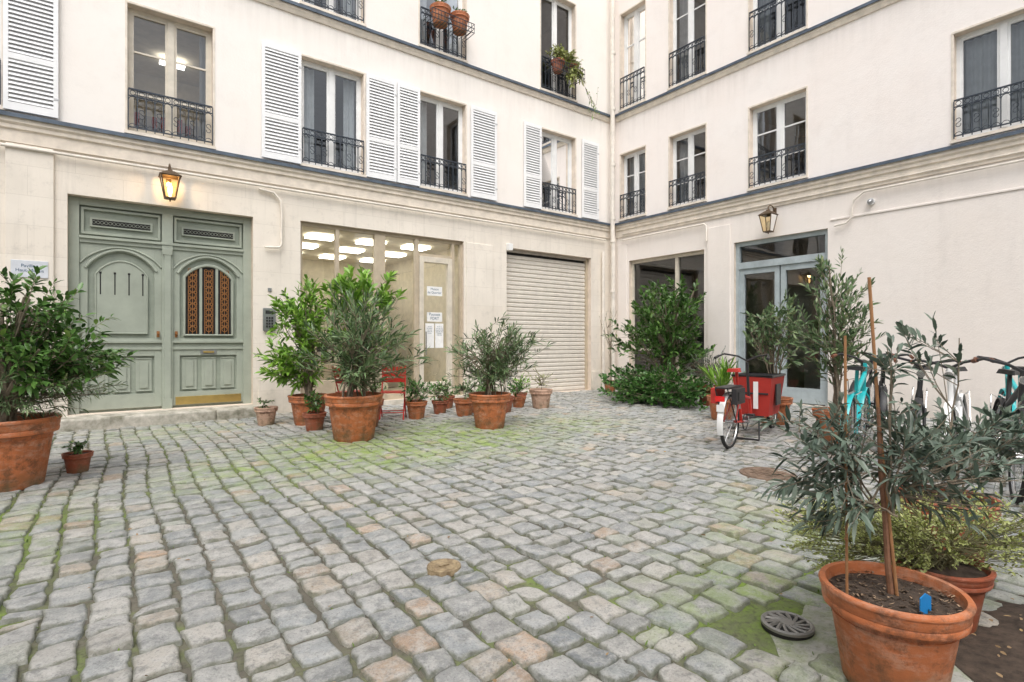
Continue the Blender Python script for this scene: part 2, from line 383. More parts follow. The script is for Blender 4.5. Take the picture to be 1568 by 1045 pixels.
# storefront
fs=MB(TA); o=-.17
fs.box(8.22,8.28,o,o+.08,.1,3.51); fs.box(4.78,8.22,o,o+.08,3.44,3.51)
for a,b in ((7.54,7.61),(6.60,6.82),(5.85,5.93),(4.98,5.04),(4.78,4.83)): fs.box(a,b,o,o+.11,.1,3.44)
fs.box(5.93,6.60,o+.005,o+.075,.1,.22); fs.box(6.82,7.54,o+.005,o+.075,.1,.55); fs.box(7.61,8.22,o+.005,o+.075,.1,.55)
fs.box(4.83,4.98,o+.005,o+.07,.1,.25)
fs.box(5.05,5.15,o+.03,o+.13,.13,3.1,1); fs.box(5.74,5.84,o+.03,o+.13,.13,3.1,1); fs.box(5.15,5.74,o+.03,o+.13,.13,.42,1); fs.box(5.15,5.74,o+.03,o+.13,2.98,3.1,1)
fs.box(5.04,5.85,o+.01,o+.085,3.1,3.16,0); fs.tube([(5.72,o+.19,1.0),(5.72,o+.19,1.5)],.015,8,2)
fs.obj('shopfront_frame',[M_tan,M_cream,M_chrome],bl,bevel=.004)
gs=MB(TA); gs.quad((4.79,o+.03,.12),(8.26,o+.03,.12),(8.26,o+.03,3.5),(4.79,o+.03,3.5)); gs.obj('shopfront_glass',M_glassc,bl)
ro=MB(TA); room(ro,4.78,8.28,.1,3.51,5.0,0,.3)
ro.box(5.6,5.72,-4.9,-2.2,.1,2.6); ro.box(6.5,7.9,-2.2,-1.6,.78,.82,1); ro.box(7.0,7.4,-1.95,-1.9,.82,1.25,2); ro.box(6.2,8.4,-4.9,-4.6,.1,1.9,1)
ro.box(7.3,7.9,-4.55,-4.5,1.95,2.7,2); ro.box(5.0,5.5,-3.2,-2.9,.1,1.6,3); ro.box(6.0,6.6,-4.8,-4.7,.1,2.2,3)
for q in range(8): ro.box(6.9+q*.12,6.98+q*.12,-1.8,-1.7,.82,1.0+.15*random.random(),2 if q%2 else 3)
ro.obj('shop_interior',[M_officew,M_cream,M_blackp,M_brownf],bl)
pn=MB(TA)
for uu in (5.3,6.4,7.5):
    for oo in (-1.3,-2.6,-3.9): pn.box(uu-.28,uu+.28,oo-.22,oo+.22,3.47,3.5)
pn.obj('ceiling_light_panels',M_panel,bl)
pp=MB(TA)
for a,b,c,d in ((5.25,5.62,2.28,2.48),(5.25,5.62,1.72,1.92),(5.22,5.42,1.15,1.68),(5.45,5.66,1.15,1.68)): pp.box(a,b,o+.034,o+.037,c,d)
pp.obj('door_notices',M_paper,bl)
def text(s,loc,size,m,parent,rot=(R(90),0,0)):
    c=bpy.data.curves.new('lettering','FONT'); c.body=s; c.size=size; c.align_x='CENTER'; c.space_line=1.05
    c.materials.append(m); ob=bpy.data.objects.new('lettering',c); S.collection.objects.link(ob); ob.location=loc; ob.rotation_euler=rot; ob.parent=parent
text('Maison\nde Quartier',(-5.435,.13,2.40),.07,M_ink,bl)
text('Poussez\nFORT',(-5.435,.13,1.85),.085,M_ink,bl)
text('horaires\nlundi 9h-12h\nmardi 9h-18h\njeudi 9h-18h\nsamedi\n10h-13h',(-5.32,.13,1.60),.035,M_ink,bl)
text('accueil\ndu public\nsur rdv\nmerci de\nsonner',(-5.555,.13,1.60),.035,M_ink,bl)
# roller shutter garage
gr=MB(TA)
prof=[];z=.02
while z<3.32:
    prof+=[(-.19,z),(-.165,z+.02),(-.165,z+.075),(-.19,z+.095)]; z+=.105
n=len(prof); gr.add([(.9,a,b) for a,b in prof]+[(3.53,a,b) for a,b in prof],[(i,i+1,i+1+n,i+n) for i in range(n-1)],0)
gr.box(.83,.9,-.2,-.12,0,3.5,1); gr.box(3.53,3.6,-.2,-.12,0,3.5,1); gr.box(.9,3.53,-.6,-.2,3.30,3.49,2); gr.box(.9,3.53,-.2,-.13,3.43,3.5,3)
gr.box(.9,3.53,-.2,-.16,.0,.03,3)
gr.obj('roller_shutter',[M_roller,M_tan,M_black,M_brownf],bl)
gm=MB(TA); gm.box(3.50,3.62,.005,.12,3.42,3.58); gm.obj('shutter_motor_cover',M_white,bl,bevel=.01)
# ------ big double door
d=MB(TA); O=-.20
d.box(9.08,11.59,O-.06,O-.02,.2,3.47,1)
d.box(11.46,11.588,O-.02,O+.06,.2,3.465,0); d.box(9.082,9.21,O-.02,O+.06,.2,3.465,0)
d.box(9.21,11.46,O-.02,O+.05,3.36,3.465,0); d.box(9.21,11.46,O-.02,O+.045,2.80,2.86,0)
d.box(9.21,11.46,O-.02,O+.075,2.86,2.90,0)
d.box(10.26,10.41,O-.02,O+.065,.2,3.36,0); d.box(10.29,10.38,O+.065,O+.095,.35,2.80,0); d.box(10.27,10.40,O+.065,O+.10,2.70,2.80,0); d.box(10.27,10.40,O+.065,O+.10,.2,.36,0)
for a,b in ((10.41,11.46),(9.21,10.26)):
    m_=(a+b)/2
    for (p,q,r_,t_) in ((a+.02,b-.02,2.93,2.965),(a+.02,b-.02,3.30,3.335),(a+.02,a+.055,2.965,3.30),(b-.055,b-.02,2.965,3.30)): d.box(p,q,O-.02,O+.03,r_,t_,0)
    d.box(m_-.40,m_+.40,O-.02,O+.02,3.05,3.19,0); d.box(m_-.37,m_+.37,O+.02,O+.024,3.075,3.165,2)
    for i in range(15):
        u=m_-.35+i*.05; d.circle((u,O+.028,3.12),.022,.0035,'xz',8,4,mi=0)
    d.box(a,a+.1,O-.02,O+.02,.24,2.80,0); d.box(b-.1,b,O-.02,O+.02,.24,2.80,0)
    hw=(b-a)/2-.1
    def arch(h0,rise,w,n=14): return [(m_-w+2*w*i/n,h0+rise*math.sin(math.pi*i/n)**.75) for i in range(n+1)]
    top=arch(2.42,.27,hw)
    vs=[];fs_=[]
    for (u,zz) in top: vs+=[(u,O+.02,zz),(u,O+.02,2.80),(u,O-.02,zz)]
    for i in range(len(top)-1): fs_+=[(3*i,3*i+3,3*i+4,3*i+1),(3*i,3*i+3,3*i+5,3*i+2)]
    d.add(vs,fs_,0)
    d.tube([(u,O+.025,zz) for u,zz in arch(2.42,.30,hw+.03)],.022,6,0)
    d.tube([(u,O+.03,zz-.03) for u,zz in arch(2.52,.27,hw+.09)],.014,6,0)
    d.box(a+.1,b-.1,O-.02,O+.02,1.20,1.34,0); d.box(a-.0,b+.0,O+.02,O+.06,1.27,1.31,0); d.box(a,b,O+.02,O+.04,1.16,1.20,0)
    d.box(a+.1,b-.1,O-.02,O+.02,1.06,1.20,0); d.box(a+.1,b-.1,O-.02,O+.02,.24,.46,0)
    W=b-a-.2
    for k in range(3):
        p=a+.1+W*k/3+.035; q=a+.1+W*(k+1)/3-.035
        d.box(p,q,O-.02,O+.0,.50,1.02,0); d.box(p+.05,q-.05,O+.0,O+.018,.55,.97,0)
        for x0,x1,y0,y1 in ((p,q,.495,.51),(p,q,1.01,1.025)): d.box(x0,x1,O,O+.012,y0,y1,0)
m_=10.935; pn_=[(m_-.33,1.42),(m_+.33,1.42)]+[(m_+.33-.66*i/12,2.33+.22*math.sin(math.pi*i/12)**.75) for i in range(13)]
d.prism(pn_,O-.02,O+.012,0)
d.tube([(u,O+.014,z) for u,z in pn_],.014,6,0,closed=True)
for k in range(4):
    u=m_-.27+k*.18; d.box(u-.008,u+.008,O+.012,O+.016,2.02,2.34,2); d.box(u-.015,u+.015,O+.012,O+.018,2.34,2.37,2)
m_=9.735; wn=[(m_-.36,1.40),(m_+.36,1.40)]+[(m_+.36-.72*i/12,2.36+.22*math.sin(math.pi*i/12)**.75) for i in range(13)]
d.prism(wn,O-.02,O-.005,4); d.tube([(u,O+.01,z) for u,z in wn],.026,6,0,closed=True)
for k in range(1,3):
    u=m_-.36+.72*k/3; d.box(u-.02,u+.02,O-.005,O+.02,1.40,2.55,0)
for k in range(3):
    for j in range(3):
        u=m_-.36+.72*(k+.5)/3+(j-1)*.06; d.box(u-.005,u+.005,O-.005,O+.012,1.42,2.5,3)
    for j in range(11):
        z=1.50+j*.095; u=m_-.36+.72*(k+.5)/3
        d.circle((u,O+.008,z),.042,.008,'xz',10,4,mi=3); d.circle((u-.045,O+.008,z+.045),.02,.006,'xz',8,4,mi=3); d.circle((u+.045,O+.008,z+.045),.02,.006,'xz',8,4,mi=3)
d.box(9.24,10.22,O+.02,O+.034,.25,.38,5)
d.box(9.62,9.86,O+.02,O+.03,1.08,1.15,6); d.box(9.66,9.82,O+.03,O+.045,1.10,1.13,5)
for u in (10.46,10.21): d.box(u-.02,u+.02,O+.02,O+.035,1.36,1.46,7); d.tube([(u,O+.035,1.42),(u,O+.10,1.42)],.018,8,7)
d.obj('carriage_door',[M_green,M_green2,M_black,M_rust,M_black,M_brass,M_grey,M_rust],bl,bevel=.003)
st=MB(TA); st.box(9.7,11.78,-.23,.36,-.05,.185); st.box(8.86,9.695,-.23,.36,-.05,.18)
M_step=mat('worn_step_stone',(.30,.29,.21),.8,var=.4,scale=7,bmp=.6,bs=18,c2=(.64,.60,.53))
stp=st.obj('door_step',M_step,bl,bevel=.03)
pl=MB(TA)
pl.box(11.74,12.26,0.003,.05,-.05,4.07); pl.box(8.42,9.0,.003,.035,-.05,.62); pl.box(3.64,4.74,.003,.04,-.05,.55); pl.box(4.0,4.72,.003,.02,.55,3.5); pl.box(.3,.8,.003,.03,-.05,.5)
pl.obj('pilasters',M_stA,bl,bevel=.008)
pl=MB(TB); pl.box(2.95,3.52,.003,.03,-.05,3.9); pl.box(.2,.52,.003,.03,-.05,3.9); pl.box(5.6,15,.003,.02,3.60,3.64); pl.obj('pilasters',M_stB,br,bevel=.008)
fr.obj('window_frames',[M_white,M_cream],bl); gl.obj('window_glass',M_glass,bl)
rm.obj('rooms',[M_room,M_roomw,M_panel,M_brownf,M_redf],bl); cu.obj('curtains',M_curt,bl,smooth=True,angle=80)
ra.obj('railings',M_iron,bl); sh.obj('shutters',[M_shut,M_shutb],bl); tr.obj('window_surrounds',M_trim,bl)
# right wing windows
fr=MB(TB);gl=MB(TB);rm=MB(TB);cu=MB(TB);ra=MB(TB);tr=MB(TB)
for k,(a,b,c,dd) in enumerate(v1+v2):
    window(fr,gl,a,b,c,dd,0,muntins=2 if k not in(3,7) else 0); room(rm,a,b,c,dd,2.6)
    railing(ra,a+.01,b-.01,c+.02,c+.65 if k<4 else c+.85)
    if k in (0,3,7): curtain(cu,a+.04,b-.04,c+.03,dd-.05,-.33)
    elif k!=2: curtain(cu,a+.04,a+.3,c+.03,dd-.05,-.33)
    tr.box(a-.03,a-.002,0,.010,c-.02,dd+.002); tr.box(b+.002,b+.03,0,.010,c-.02,dd+.002); tr.box(a-.03,b+.03,0,.012,dd+.004,dd+.035); tr.box(a-.04,b+.04,-.02,.05,c-.05,c-.004)
room(rm,.585,2.85,.35,3.43,4.0,0,.1); room(rm,3.6,5.55,.03,3.47,4.5,1,.1)
rm.box(3.9,4.6,-3.0,-2.6,.03,1.2,2); rm.box(4.8,5.2,-3.8,-3.5,.03,2.1,2)
o=-.18
fr.box(.585,.65,o,o+.08,.35,3.43,2); fr.box(2.78,2.85,o,o+.08,.35,3.43,2); fr.box(.65,2.78,o,o+.08,3.35,3.43,2); fr.box(.65,2.78,o,o+.08,.35,.45,2)
fr.box(1.98,2.06,o-.003,o+.09,.45,3.35,2); fr.box(.65,1.98,o+.01,o+.07,1.05,1.11,2)
gl.quad((.6,o+.03,.37),(2.84,o+.03,.37),(2.84,o+.03,3.42),(.6,o+.03,3.42))
fr.box(3.6,3.68,o,o+.1,.03,3.47,1); fr.box(5.47,5.55,o,o+.1,.03,3.47,1); fr.box(3.68,5.47,o,o+.1,3.38,3.47,1); fr.box(3.68,5.47,o,o+.12,2.88,3.02,1)
for a,b in ((3.68,4.56),(4.59,5.47)):
    fr.box(a,a+.1,o+.01,o+.08,.05,2.88,1); fr.box(b-.1,b,o+.01,o+.08,.05,2.88,1); fr.box(a+.1,b-.1,o+.01,o+.08,.05,.35,1); fr.box(a+.1,b-.1,o+.01,o+.08,2.76,2.88,1)
fr.tube([(4.52,o+.14,1.0),(4.52,o+.14,1.3)],.012,6,3)
gl.quad((3.62,o+.03,.04),(5.53,o+.03,.04),(5.53,o+.03,3.45),(3.62,o+.03,3.45))
fr.obj('window_frames',[M_white,M_bluegrey,M_cream,M_chrome],br,bevel=0); gl.obj('window_glass',M_glass,br)
rm.obj('rooms',[M_room,M_roomw,M_brownf],br); cu.obj('curtains',M_curt,br,smooth=True,angle=80); ra.obj('railings',M_iron,br); tr.obj('window_surrounds',M_trim,br)
# opposite wings (reflected in the windows)
M_far=mat('far_plaster',(.74,.70,.64),.9)
def farwing(tf,U0,U1,name):
    e=empty(name); ops=[]
    u=U0+1.2
    while u<U1-1.5:
        for z0,z1 in ((.9,3.2),(4.6,6.5)): ops.append((u,u+1.15,z0,z1))
        u+=2.5
    mb=MB(tf); wall(mb,U0,U1,-.3,7.8,ops,.2,.0); mb.obj('walls',[M_far,M_far,M_reveal],e)
    f=MB(tf);g=MB(tf);r_=MB(tf)
    for a,b,c,d_ in ops: window(f,g,a,b,c,d_); room(r_,a,b,c,d_,1.5,0,.1)
    f.obj('frames',M_white,e); g.obj('glass',M_glass,e); r_.obj('rooms',M_room,e)
    l=MB(tf); ledge(l,U0,U1,4.3); ledge(l,U0,U1,7.6,False); l.obj('ledges',[M_trim,M_zinc],e)
farwing(lambda u,o,z:(u,-19+o,z),-18,0,'apartment_building')
farwing(lambda u,o,z:(-17.5+o,u,z),-19,0,'apartment_building')
# pipes
e=empty('drainpipe')
p=MB(); p.tube([(-.22,-.2,12.3),(-.22,-.2,4.2),(-.2,-.2,4.0),(-.2,-.2,0)],.06,12)
for z in (1.2,2.6,3.95,4.55,6.0,7.5,9.0): p.tube([(-.21,-.2,z),(-.21,-.2,z+.07)],.075,12)
p.tube([(-.46,-.09,3.7),(-.46,-.09,0)],.04,10); p.obj('pipe',M_pipe,e,smooth=True)
e=empty('wall_pipe')
p=MB(TA); p.tube([(16,.07,4.02),(.35,.07,4.02)],.022,8)
p.tube([(9.0,.06,3.96),(8.75,.06,3.93),(8.64,.06,3.8),(8.62,.06,3.6),(8.62,.06,3.02),(8.66,.06,2.97),(8.9,.06,2.95)],.02,8)
p.obj('pipe',M_pipe,e,smooth=True)
e=empty('wall_pipe')
p=MB(TB); p.tube([(.35,.07,4.0),(2.9,.07,4.0),(2.95,.07,3.95),(2.95,.07,3.6)],.02,8)
p.tube([(15,.07,4.02),(6.2,.07,4.02),(6.03,.07,3.9),(6.0,.07,3.75),(6.0,.07,3.6),(5.9,.07,3.5),(5.7,.07,3.48)],.02,8)
p.tube([(14,.05,4.16),(.4,.05,4.16)],.012,6); p.obj('pipe',M_pipe,e,smooth=True)
# intercom, plaque, camera, lanterns
e=empty('intercom_panel'); p=MB(TA); p.box(8.72,8.93,.036,.06,1.48,1.88,0); p.box(8.76,8.89,.06,.065,1.78,1.84,1)
for i in range(4):
    for j in range(3): p.box(8.765+j*.043,8.795+j*.043,.06,.068,1.54+i*.05,1.575+i*.05,1)
p.box(8.78,8.84,.003,.02,2.18,2.24,0)
p.obj('panel',[M_grey,M_blackp],e,bevel=.003)
e=empty('name_plaque'); p=MB(TA); p.box(11.80,12.20,.052,.062,2.20,2.44); p.obj('plate',mat('plaque_enamel',(.66,.69,.74),.4),e,bevel=.003)
text('Pavillon\nHaut-Marais',(-12.0,-.065,2.345),.062,M_ink,e)
e=empty('security_camera'); p=MB(TB); p.tube([(6.3,.0,3.82),(6.3,.06,3.82)],.06,16,0); p.tube([(6.3,.06,3.82),(6.3,.10,3.81),(6.3,.125,3.80)],[.05,.04,.01],16,1); p.obj('dome',[M_white,M_grey],e,smooth=True)
def lantern(tf,u,lit):
    e=empty('wall_lantern'); p=MB(tf); c=.27; zt=3.88; zb=3.54
    p.box(u-.035,u+.035,.0,.02,3.86,4.06,0)
    p.tube([(u,.02,4.0),(u,.1,4.08),(u,.2,4.09),(u,c,4.04),(u,c,3.98)],.012,8,0)
    t=.125;b=.07
    T=[(u-t,c-t,zt),(u+t,c-t,zt),(u+t,c+t,zt),(u-t,c+t,zt)]; B=[(u-b,c-b,zb),(u+b,c-b,zb),(u+b,c+b,zb),(u-b,c+b,zb)]
    for i in range(4):
        p.tube([T[i],B[i]],.010,5,0); p.tube([T[i],T[(i+1)%4]],.012,5,0); p.tube([B[i],B[(i+1)%4]],.010,5,0)
        p.quad(T[i],T[(i+1)%4],B[(i+1)%4],B[i],1)
    k=.15; 
    q=[(u-k,c-k,zt),(u+k,c-k,zt),(u+k,c+k,zt),(u-k,c+k,zt)]
    k2=.05; q2=[(u-k2,c-k2,zt+.08),(u+k2,c-k2,zt+.08),(u+k2,c+k2,zt+.08),(u-k2,c+k2,zt+.08)]
    p.add(q+q2,[(0,1,5,4),(1,2,6,5),(2,3,7,6),(3,0,4,7),(4,5,6,7)],0)
    p.box(u-.03,u+.03,c-.03,c+.03,zt+.08,zt+.11,0); p.box(u-b,u+b,c-b,c+b,zb-.015,zb-.003,0)
    p.tube([(u,c,zb-.015),(u,c,zb-.05)],.012,6,0)
    p.tube([(u,c,zb+.02),(u,c,zb+.06),(u,c,zb+.1),(u,c,zb+.19),(u,c,zb+.22)],[.015,.02,.035,.03,.008],10,2)
    p.obj('lantern_body',[M_lant,M_lglass,M_bulb if lit else M_white],e)
    if lit:
        l=bpy.data.lights.new('bulb_light','POINT'); l.energy=6; l.color=(1,.68,.34); l.shadow_soft_size=.04
        lo=bpy.data.objects.new('bulb_light',l); S.collection.objects.link(lo); lo.parent=e
        lo.location=Vector(tf(u,c+.0,zt-.03))
lantern(TA,10.33,True); lantern(TB,4.52,False)
# ---------------------------------------------------------------- ground
MOSS=((-8.6,-4.0,1.3,1.1),(-7.2,-3.9,1.4,1.),(-9.8,-4.3,1.2,.6),(-12.2,-5.2,1.2,.6),(-8.4,-9.0,.7,.8),(-7.0,-8.6,1.2,.5),(-5.4,-4,1.2,.6),(-10.4,-1.2,1.4,.4))
def npmesh(name,co,F,mats,parent=None,col=None,smooth=True,cname='lc',mi=None):
    me=bpy.data.meshes.new(name); k=F.shape[1]
    me.vertices.add(len(co)); me.vertices.foreach_set('co',np.ascontiguousarray(co,dtype=np.float32).ravel())
    me.loops.add(F.size); me.loops.foreach_set('vertex_index',F.ravel().astype(np.int32))
    me.polygons.add(len(F)); me.polygons.foreach_set('loop_start',np.arange(0,F.size,k,dtype=np.int32))
    if smooth: me.polygons.foreach_set('use_smooth',np.ones(len(F),dtype=bool))
    me.update(calc_edges=True); me.validate()
    for mm in (mats if isinstance(mats,list) else [mats]): me.materials.append(mm)
    if col is not None:
        a=me.color_attributes.new(cname,'FLOAT_COLOR','POINT'); a.data.foreach_set('color',np.ascontiguousarray(col,dtype=np.float32).ravel())
    ob=bpy.data.objects.new(name,me); S.collection.objects.link(ob)
    if parent: ob.parent=parent
    return ob
def groundmat():
    m,nt,P,N,L=newmat('joint_earth'); tc=N.new('ShaderNodeTexCoord').outputs['Object']
    at=N.new('ShaderNodeAttribute'); at.attribute_name='mo'
    sep=N.new('ShaderNodeSeparateColor'); L.new(at.outputs['Color'],sep.inputs[0])
    col=mix(N,L,rampf(N,L,noise(N,L,tc,.8,6),.4,.65,0,1),(.095,.088,.07),(.15,.135,.105))
    mo=mth(N,L,'ADD',sep.outputs[0],rampf(N,L,noise(N,L,tc,.9,6,.7),.45,.68,0,.7))
    mo=mth(N,L,'MULTIPLY',mo,rampf(N,L,noise(N,L,tc,7,6,.7),.35,.6,.35,1))
    col=mix(N,L,rampf(N,L,mo,.1,.8,0,1),col,(.17,.25,.04))
    col=mix(N,L,rampf(N,L,noise(N,L,tc,40,5),.5,.7,0,.7),col,(.055,.055,.035))
    L.new(col,P.inputs['Base Color']); P.inputs['Roughness'].default_value=.9; bump(N,L,P,noise(N,L,tc,60,6),.8,.01); return m
def mossf(x,y):
    m=np.zeros(np.shape(x))
    for a,b,r_,s_ in MOSS: m=np.maximum(m,s_*np.exp(-((x-a)**2+(y-b)**2)/(r_*r_)))
    return m
gx=np.concatenate([[-150,-60],np.arange(-20,6.1,.5),[60,150]]); gy=np.concatenate([[-150,-60],np.arange(-20,6.1,.5),[60,150]])
GX,GY=np.meshgrid(gx,gy,indexing='ij'); ny=len(gy)
I,J=np.meshgrid(np.arange(len(gx)-1),np.arange(ny-1),indexing='ij'); Fg=np.stack([I*ny+J,(I+1)*ny+J,(I+1)*ny+J+1,I*ny+J+1],2).reshape(-1,4)
cg=np.ones((GX.size,4)); cg[:,0]=mossf(GX.ravel(),GY.ravel())
npmesh('ground',np.stack([GX.ravel(),GY.ravel(),np.full(GX.size,-.007)],1),Fg,groundmat(),None,cg,cname='mo')
PATCH=[(-8.55,-9.1,.27),(-8.2,-9.6,.32),(-8.0,-9.15,.15)]
cx=[];cy=[];w=[];l=[]
x=-17.3
while x<-.02:
    cw=.180+random.uniform(-.024,.026)
    y=-13.6+random.random()*.2
    while y<0:
        cl=random.uniform(.145,.24) if random.random()<.85 else random.uniform(.10,.14)
        X=x+cw/2; Y=y+cl/2
        ok=Y<.0-.01
        for (a,b,r_) in PATCH:
            if (X-a)**2+(Y-b)**2<r_*r_: ok=False
        if ok: cx.append(X+.035*math.sin(Y*.55+X*.35)+.02*math.sin(Y*1.7)); cy.append(Y); w.append(cw); l.append(cl)
        y+=cl
    x+=cw
cx=np.array(cx);cy=np.array(cy);w=np.array(w)-rng.uniform(.004,.021,len(cx));l=np.array(l)-rng.uniform(.005,.025,len(cx)); N_=len(cx)
un=np.array([-1,-.96,-.82,-.35,.35,.82,.96,1.]); m=len(un)
U,V=np.meshgrid(un,un,indexing='ij'); U=U.ravel();V=V.ravel()
r1=rng.uniform(.0,.09,(N_,1))
jit=rng.normal(0,.0078,(N_,4,2))
wts=np.stack([(1-U)*(1-V),(1+U)*(1-V),(1+U)*(1+V),(1-U)*(1+V)],1)/4
off=np.einsum('pk,nkc->npc',wts,jit)
PX=cx[:,None]+w[:,None]/2*U*(1-r1*V**6)+off[:,:,0]
PY=cy[:,None]+l[:,None]/2*V*(1-r1*U**6)+off[:,:,1]
ph=rng.uniform(0,6.28,(N_,4))
edge=np.maximum(abs(U),abs(V))
lump=.0028*np.sin(U*3.1+ph[:,:1])*np.cos(V*2.7+ph[:,1:2])+.0022*np.sin(U*6+V*5+ph[:,2:3])
PX+=.005*np.sin(V*4+ph[:,3:4])*(abs(U)>.6); PY+=.005*np.sin(U*4+ph[:,2:3])*(abs(V)>.6)
tilt=rng.normal(0,.0035,(N_,2))
PZ=.010+rng.normal(0,.004,(N_,1))+.0045*(1-abs(U)**4)*(1-abs(V)**4)+lump+tilt[:,:1]*U+tilt[:,1:]*V
PZ=np.where(edge>.97,-.04,np.where(edge>.93,PZ-.004,PZ))+rng.normal(0,.0010,PZ.shape)
co=np.stack([PX,PY,PZ],2).reshape(-1,3)
I,J=np.meshgrid(np.arange(m-1),np.arange(m-1),indexing='ij'); q=np.stack([I*m+J,(I+1)*m+J,(I+1)*m+J+1,I*m+J+1],2).reshape(-1,4)
F=(q[None]+(np.arange(N_)*m*m)[:,None,None]).reshape(-1,4)
moss=mossf(cx,cy)
col=np.ones((N_,m*m,4)); col[:,:,0]=rng.random((N_,1)); col[:,:,1]=rng.random((N_,1)); col[:,:,2]=np.clip(moss+rng.normal(0,.08,N_),0,1)[:,None]; col[:,:,3]=edge[None]
def stonemat():
    m_,nt,P,N,L=newmat('cobble_granite'); tc=N.new('ShaderNodeTexCoord').outputs['Object']
    at=N.new('ShaderNodeAttribute'); at.attribute_name='sc'
    sep=N.new('ShaderNodeSeparateColor'); L.new(at.outputs['Color'],sep.inputs[0])
    c=ramp(N,L,sep.outputs[0],[(.0,(.25,.27,.28)),(.22,(.32,.335,.34)),(.42,(.38,.375,.36)),(.58,(.31,.325,.325)),(.74,(.42,.41,.385)),(.88,(.44,.415,.375)),(.955,(.45,.385,.31)),(.992,(.44,.32,.23))])
    b=mth(N,L,'ADD',.82,mth(N,L,'MULTIPLY',sep.outputs[1],.34))
    hs=N.new('ShaderNodeHueSaturation'); L.new(c,hs.inputs['Color']); L.new(b,hs.inputs['Value']); c=hs.outputs[0]
    c=mix(N,L,rampf(N,L,noise(N,L,tc,9,8,.75),.44,.6,0,.7),c,(.55,.54,.51))
    c=mix(N,L,rampf(N,L,noise(N,L,tc,13,8,.78),.50,.63,0,.72),c,(.18,.185,.18))
    c=mix(N,L,rampf(N,L,noise(N,L,tc,90,4,.7),.53,.64,0,.55),c,(.15,.15,.145))
    c=mix(N,L,rampf(N,L,noise(N,L,tc,70,4,.7),.56,.66,0,.4),c,(.60,.59,.56))
    mo=mth(N,L,'MULTIPLY',rampf(N,L,noise(N,L,tc,5,8,.75),.40,.58,0,1),rampf(N,L,sep.outputs[2],.15,.85,0,.9))
    c=mix(N,L,mo,c,(.25,.36,.07))
    ed=rampf(N,L,at.outputs['Alpha'],.80,1,0,1)
    c=mix(N,L,mth(N,L,'MULTIPLY',ed,rampf(N,L,noise(N,L,tc,12,5),.35,.6,.2,.85)),c,(.12,.13,.075))
    L.new(c,P.inputs['Base Color'])
    L.new(rampf(N,L,noise(N,L,tc,3.3,6,.7),.3,.7,.32,.68),P.inputs['Roughness'])
    P.inputs['Specular IOR Level'].default_value=.5
    h=mth(N,L,'ADD',noise(N,L,tc,18,8,.75),mth(N,L,'MULTIPLY',noise(N,L,tc,75,4,.6),.35))
    bump(N,L,P,h,1.0,.018); return m_
npmesh('cobblestone_paving',co,F,stonemat(),None,col.reshape(-1,4),cname='sc')
def blob(name,cx_,cy_,rx,ry,z,matl,seed,h=.0,n=40,parent=None):
    rr=random.Random(seed); b=MB(); vs=[(cx_,cy_,z+h)]; ph_=[rr.uniform(0,6) for _ in range(3)]
    for ring,f in ((1,.5),(2,1.)):
        for k in range(n):
            a=2*math.pi*k/n; q_=f*(1+.12*math.sin(2*a+ph_[0])+.07*math.sin(5*a+ph_[1])+.04*math.sin(9*a+ph_[2]))
            vs.append((cx_+rx*q_*math.cos(a),cy_+ry*q_*math.sin(a),z+h*(1-f)+ (0 if ring==1 else -.012)))
    fs_=[(0,1+k,1+(k+1)%n) for k in range(n)]+[(1+k,1+(k+1)%n,1+n+(k+1)%n,1+n+k)[::-1] for k in range(n)]
    b.add(vs,fs_); return b.obj(name,matl,parent,smooth=True,angle=80)
def concm():
    m_,nt,P,N,L=newmat('worn_cement'); tc=N.new('ShaderNodeTexCoord').outputs['Object']
    c=ramp(N,L,noise(N,L,tc,4,8,.7),[(.35,(.28,.28,.25)),(.6,(.48,.47,.43))])
    c=mix(N,L,rampf(N,L,noise(N,L,tc,2.5,6,.7),.46,.6,0,.8),c,(.22,.29,.09))
    c=mix(N,L,rampf(N,L,noise(N,L,tc,40,6,.7),.52,.7,0,.6),c,(.14,.14,.12))
    L.new(c,P.inputs['Base Color']); L.new(rampf(N,L,noise(N,L,tc,3,4),.4,.6,.2,.7),P.inputs['Roughness'])
    bump(N,L,P,noise(N,L,tc,14,8,.7),.7,.02); return m_
M_conc=concm()
blob('cement_patch',-8.45,-9.35,.48,.38,.008,M_conc,3,h=.004,n=60)
def disc(b,c,r,z0,z1,n=32,mi=0): b.lathe([(0.0001,z1),(r,z1),(r,z0)],(c[0],c[1],0),n,mi)
e=empty('drain_grate',(-8.645,-9.076,0)); b=MB(); disc(b,(0,0),.108,.0,.020,40,1)
b.circle((0,0,.022),.100,.011,'xy',40,6,0)
for k in range(14):
    a=2*math.pi*k/14; pts=[(r_*math.cos(a+q_),r_*math.sin(a+q_),.023) for r_,q_ in ((.03,0),(.05,.25),(.075,.4),(.095,.5))]
    b.tube(pts,.0085,5,0)
b.lathe([(0.0001,.032),(.03,.031),(.035,.020)],(0,0,0),20,0)
b.obj('grate',[mat('cast_iron',(.26,.25,.23),.5,.4,bmp=.4),M_black],e,smooth=True)
M_rcap=mat('rusted_iron',(.20,.14,.10),.7,.3,var=.4,scale=18,bmp=.6,bs=60)
e=empty('manhole_cover',(-6.0,-7.57,0)); b=MB(); b.lathe([(0.0001,.026),(.2,.026),(.205,.020),(.22,.020),(.225,.028),(.25,.028),(.26,.0)],(0,0,0),40); 
for i in range(-3,4):
    for j in range(-3,4):
        if i*i+j*j<10: b.box(i*.05-.016,i*.05+.016,j*.05-.016,j*.05+.016,.0265,.031)
b.obj('cover',M_rcap,e)
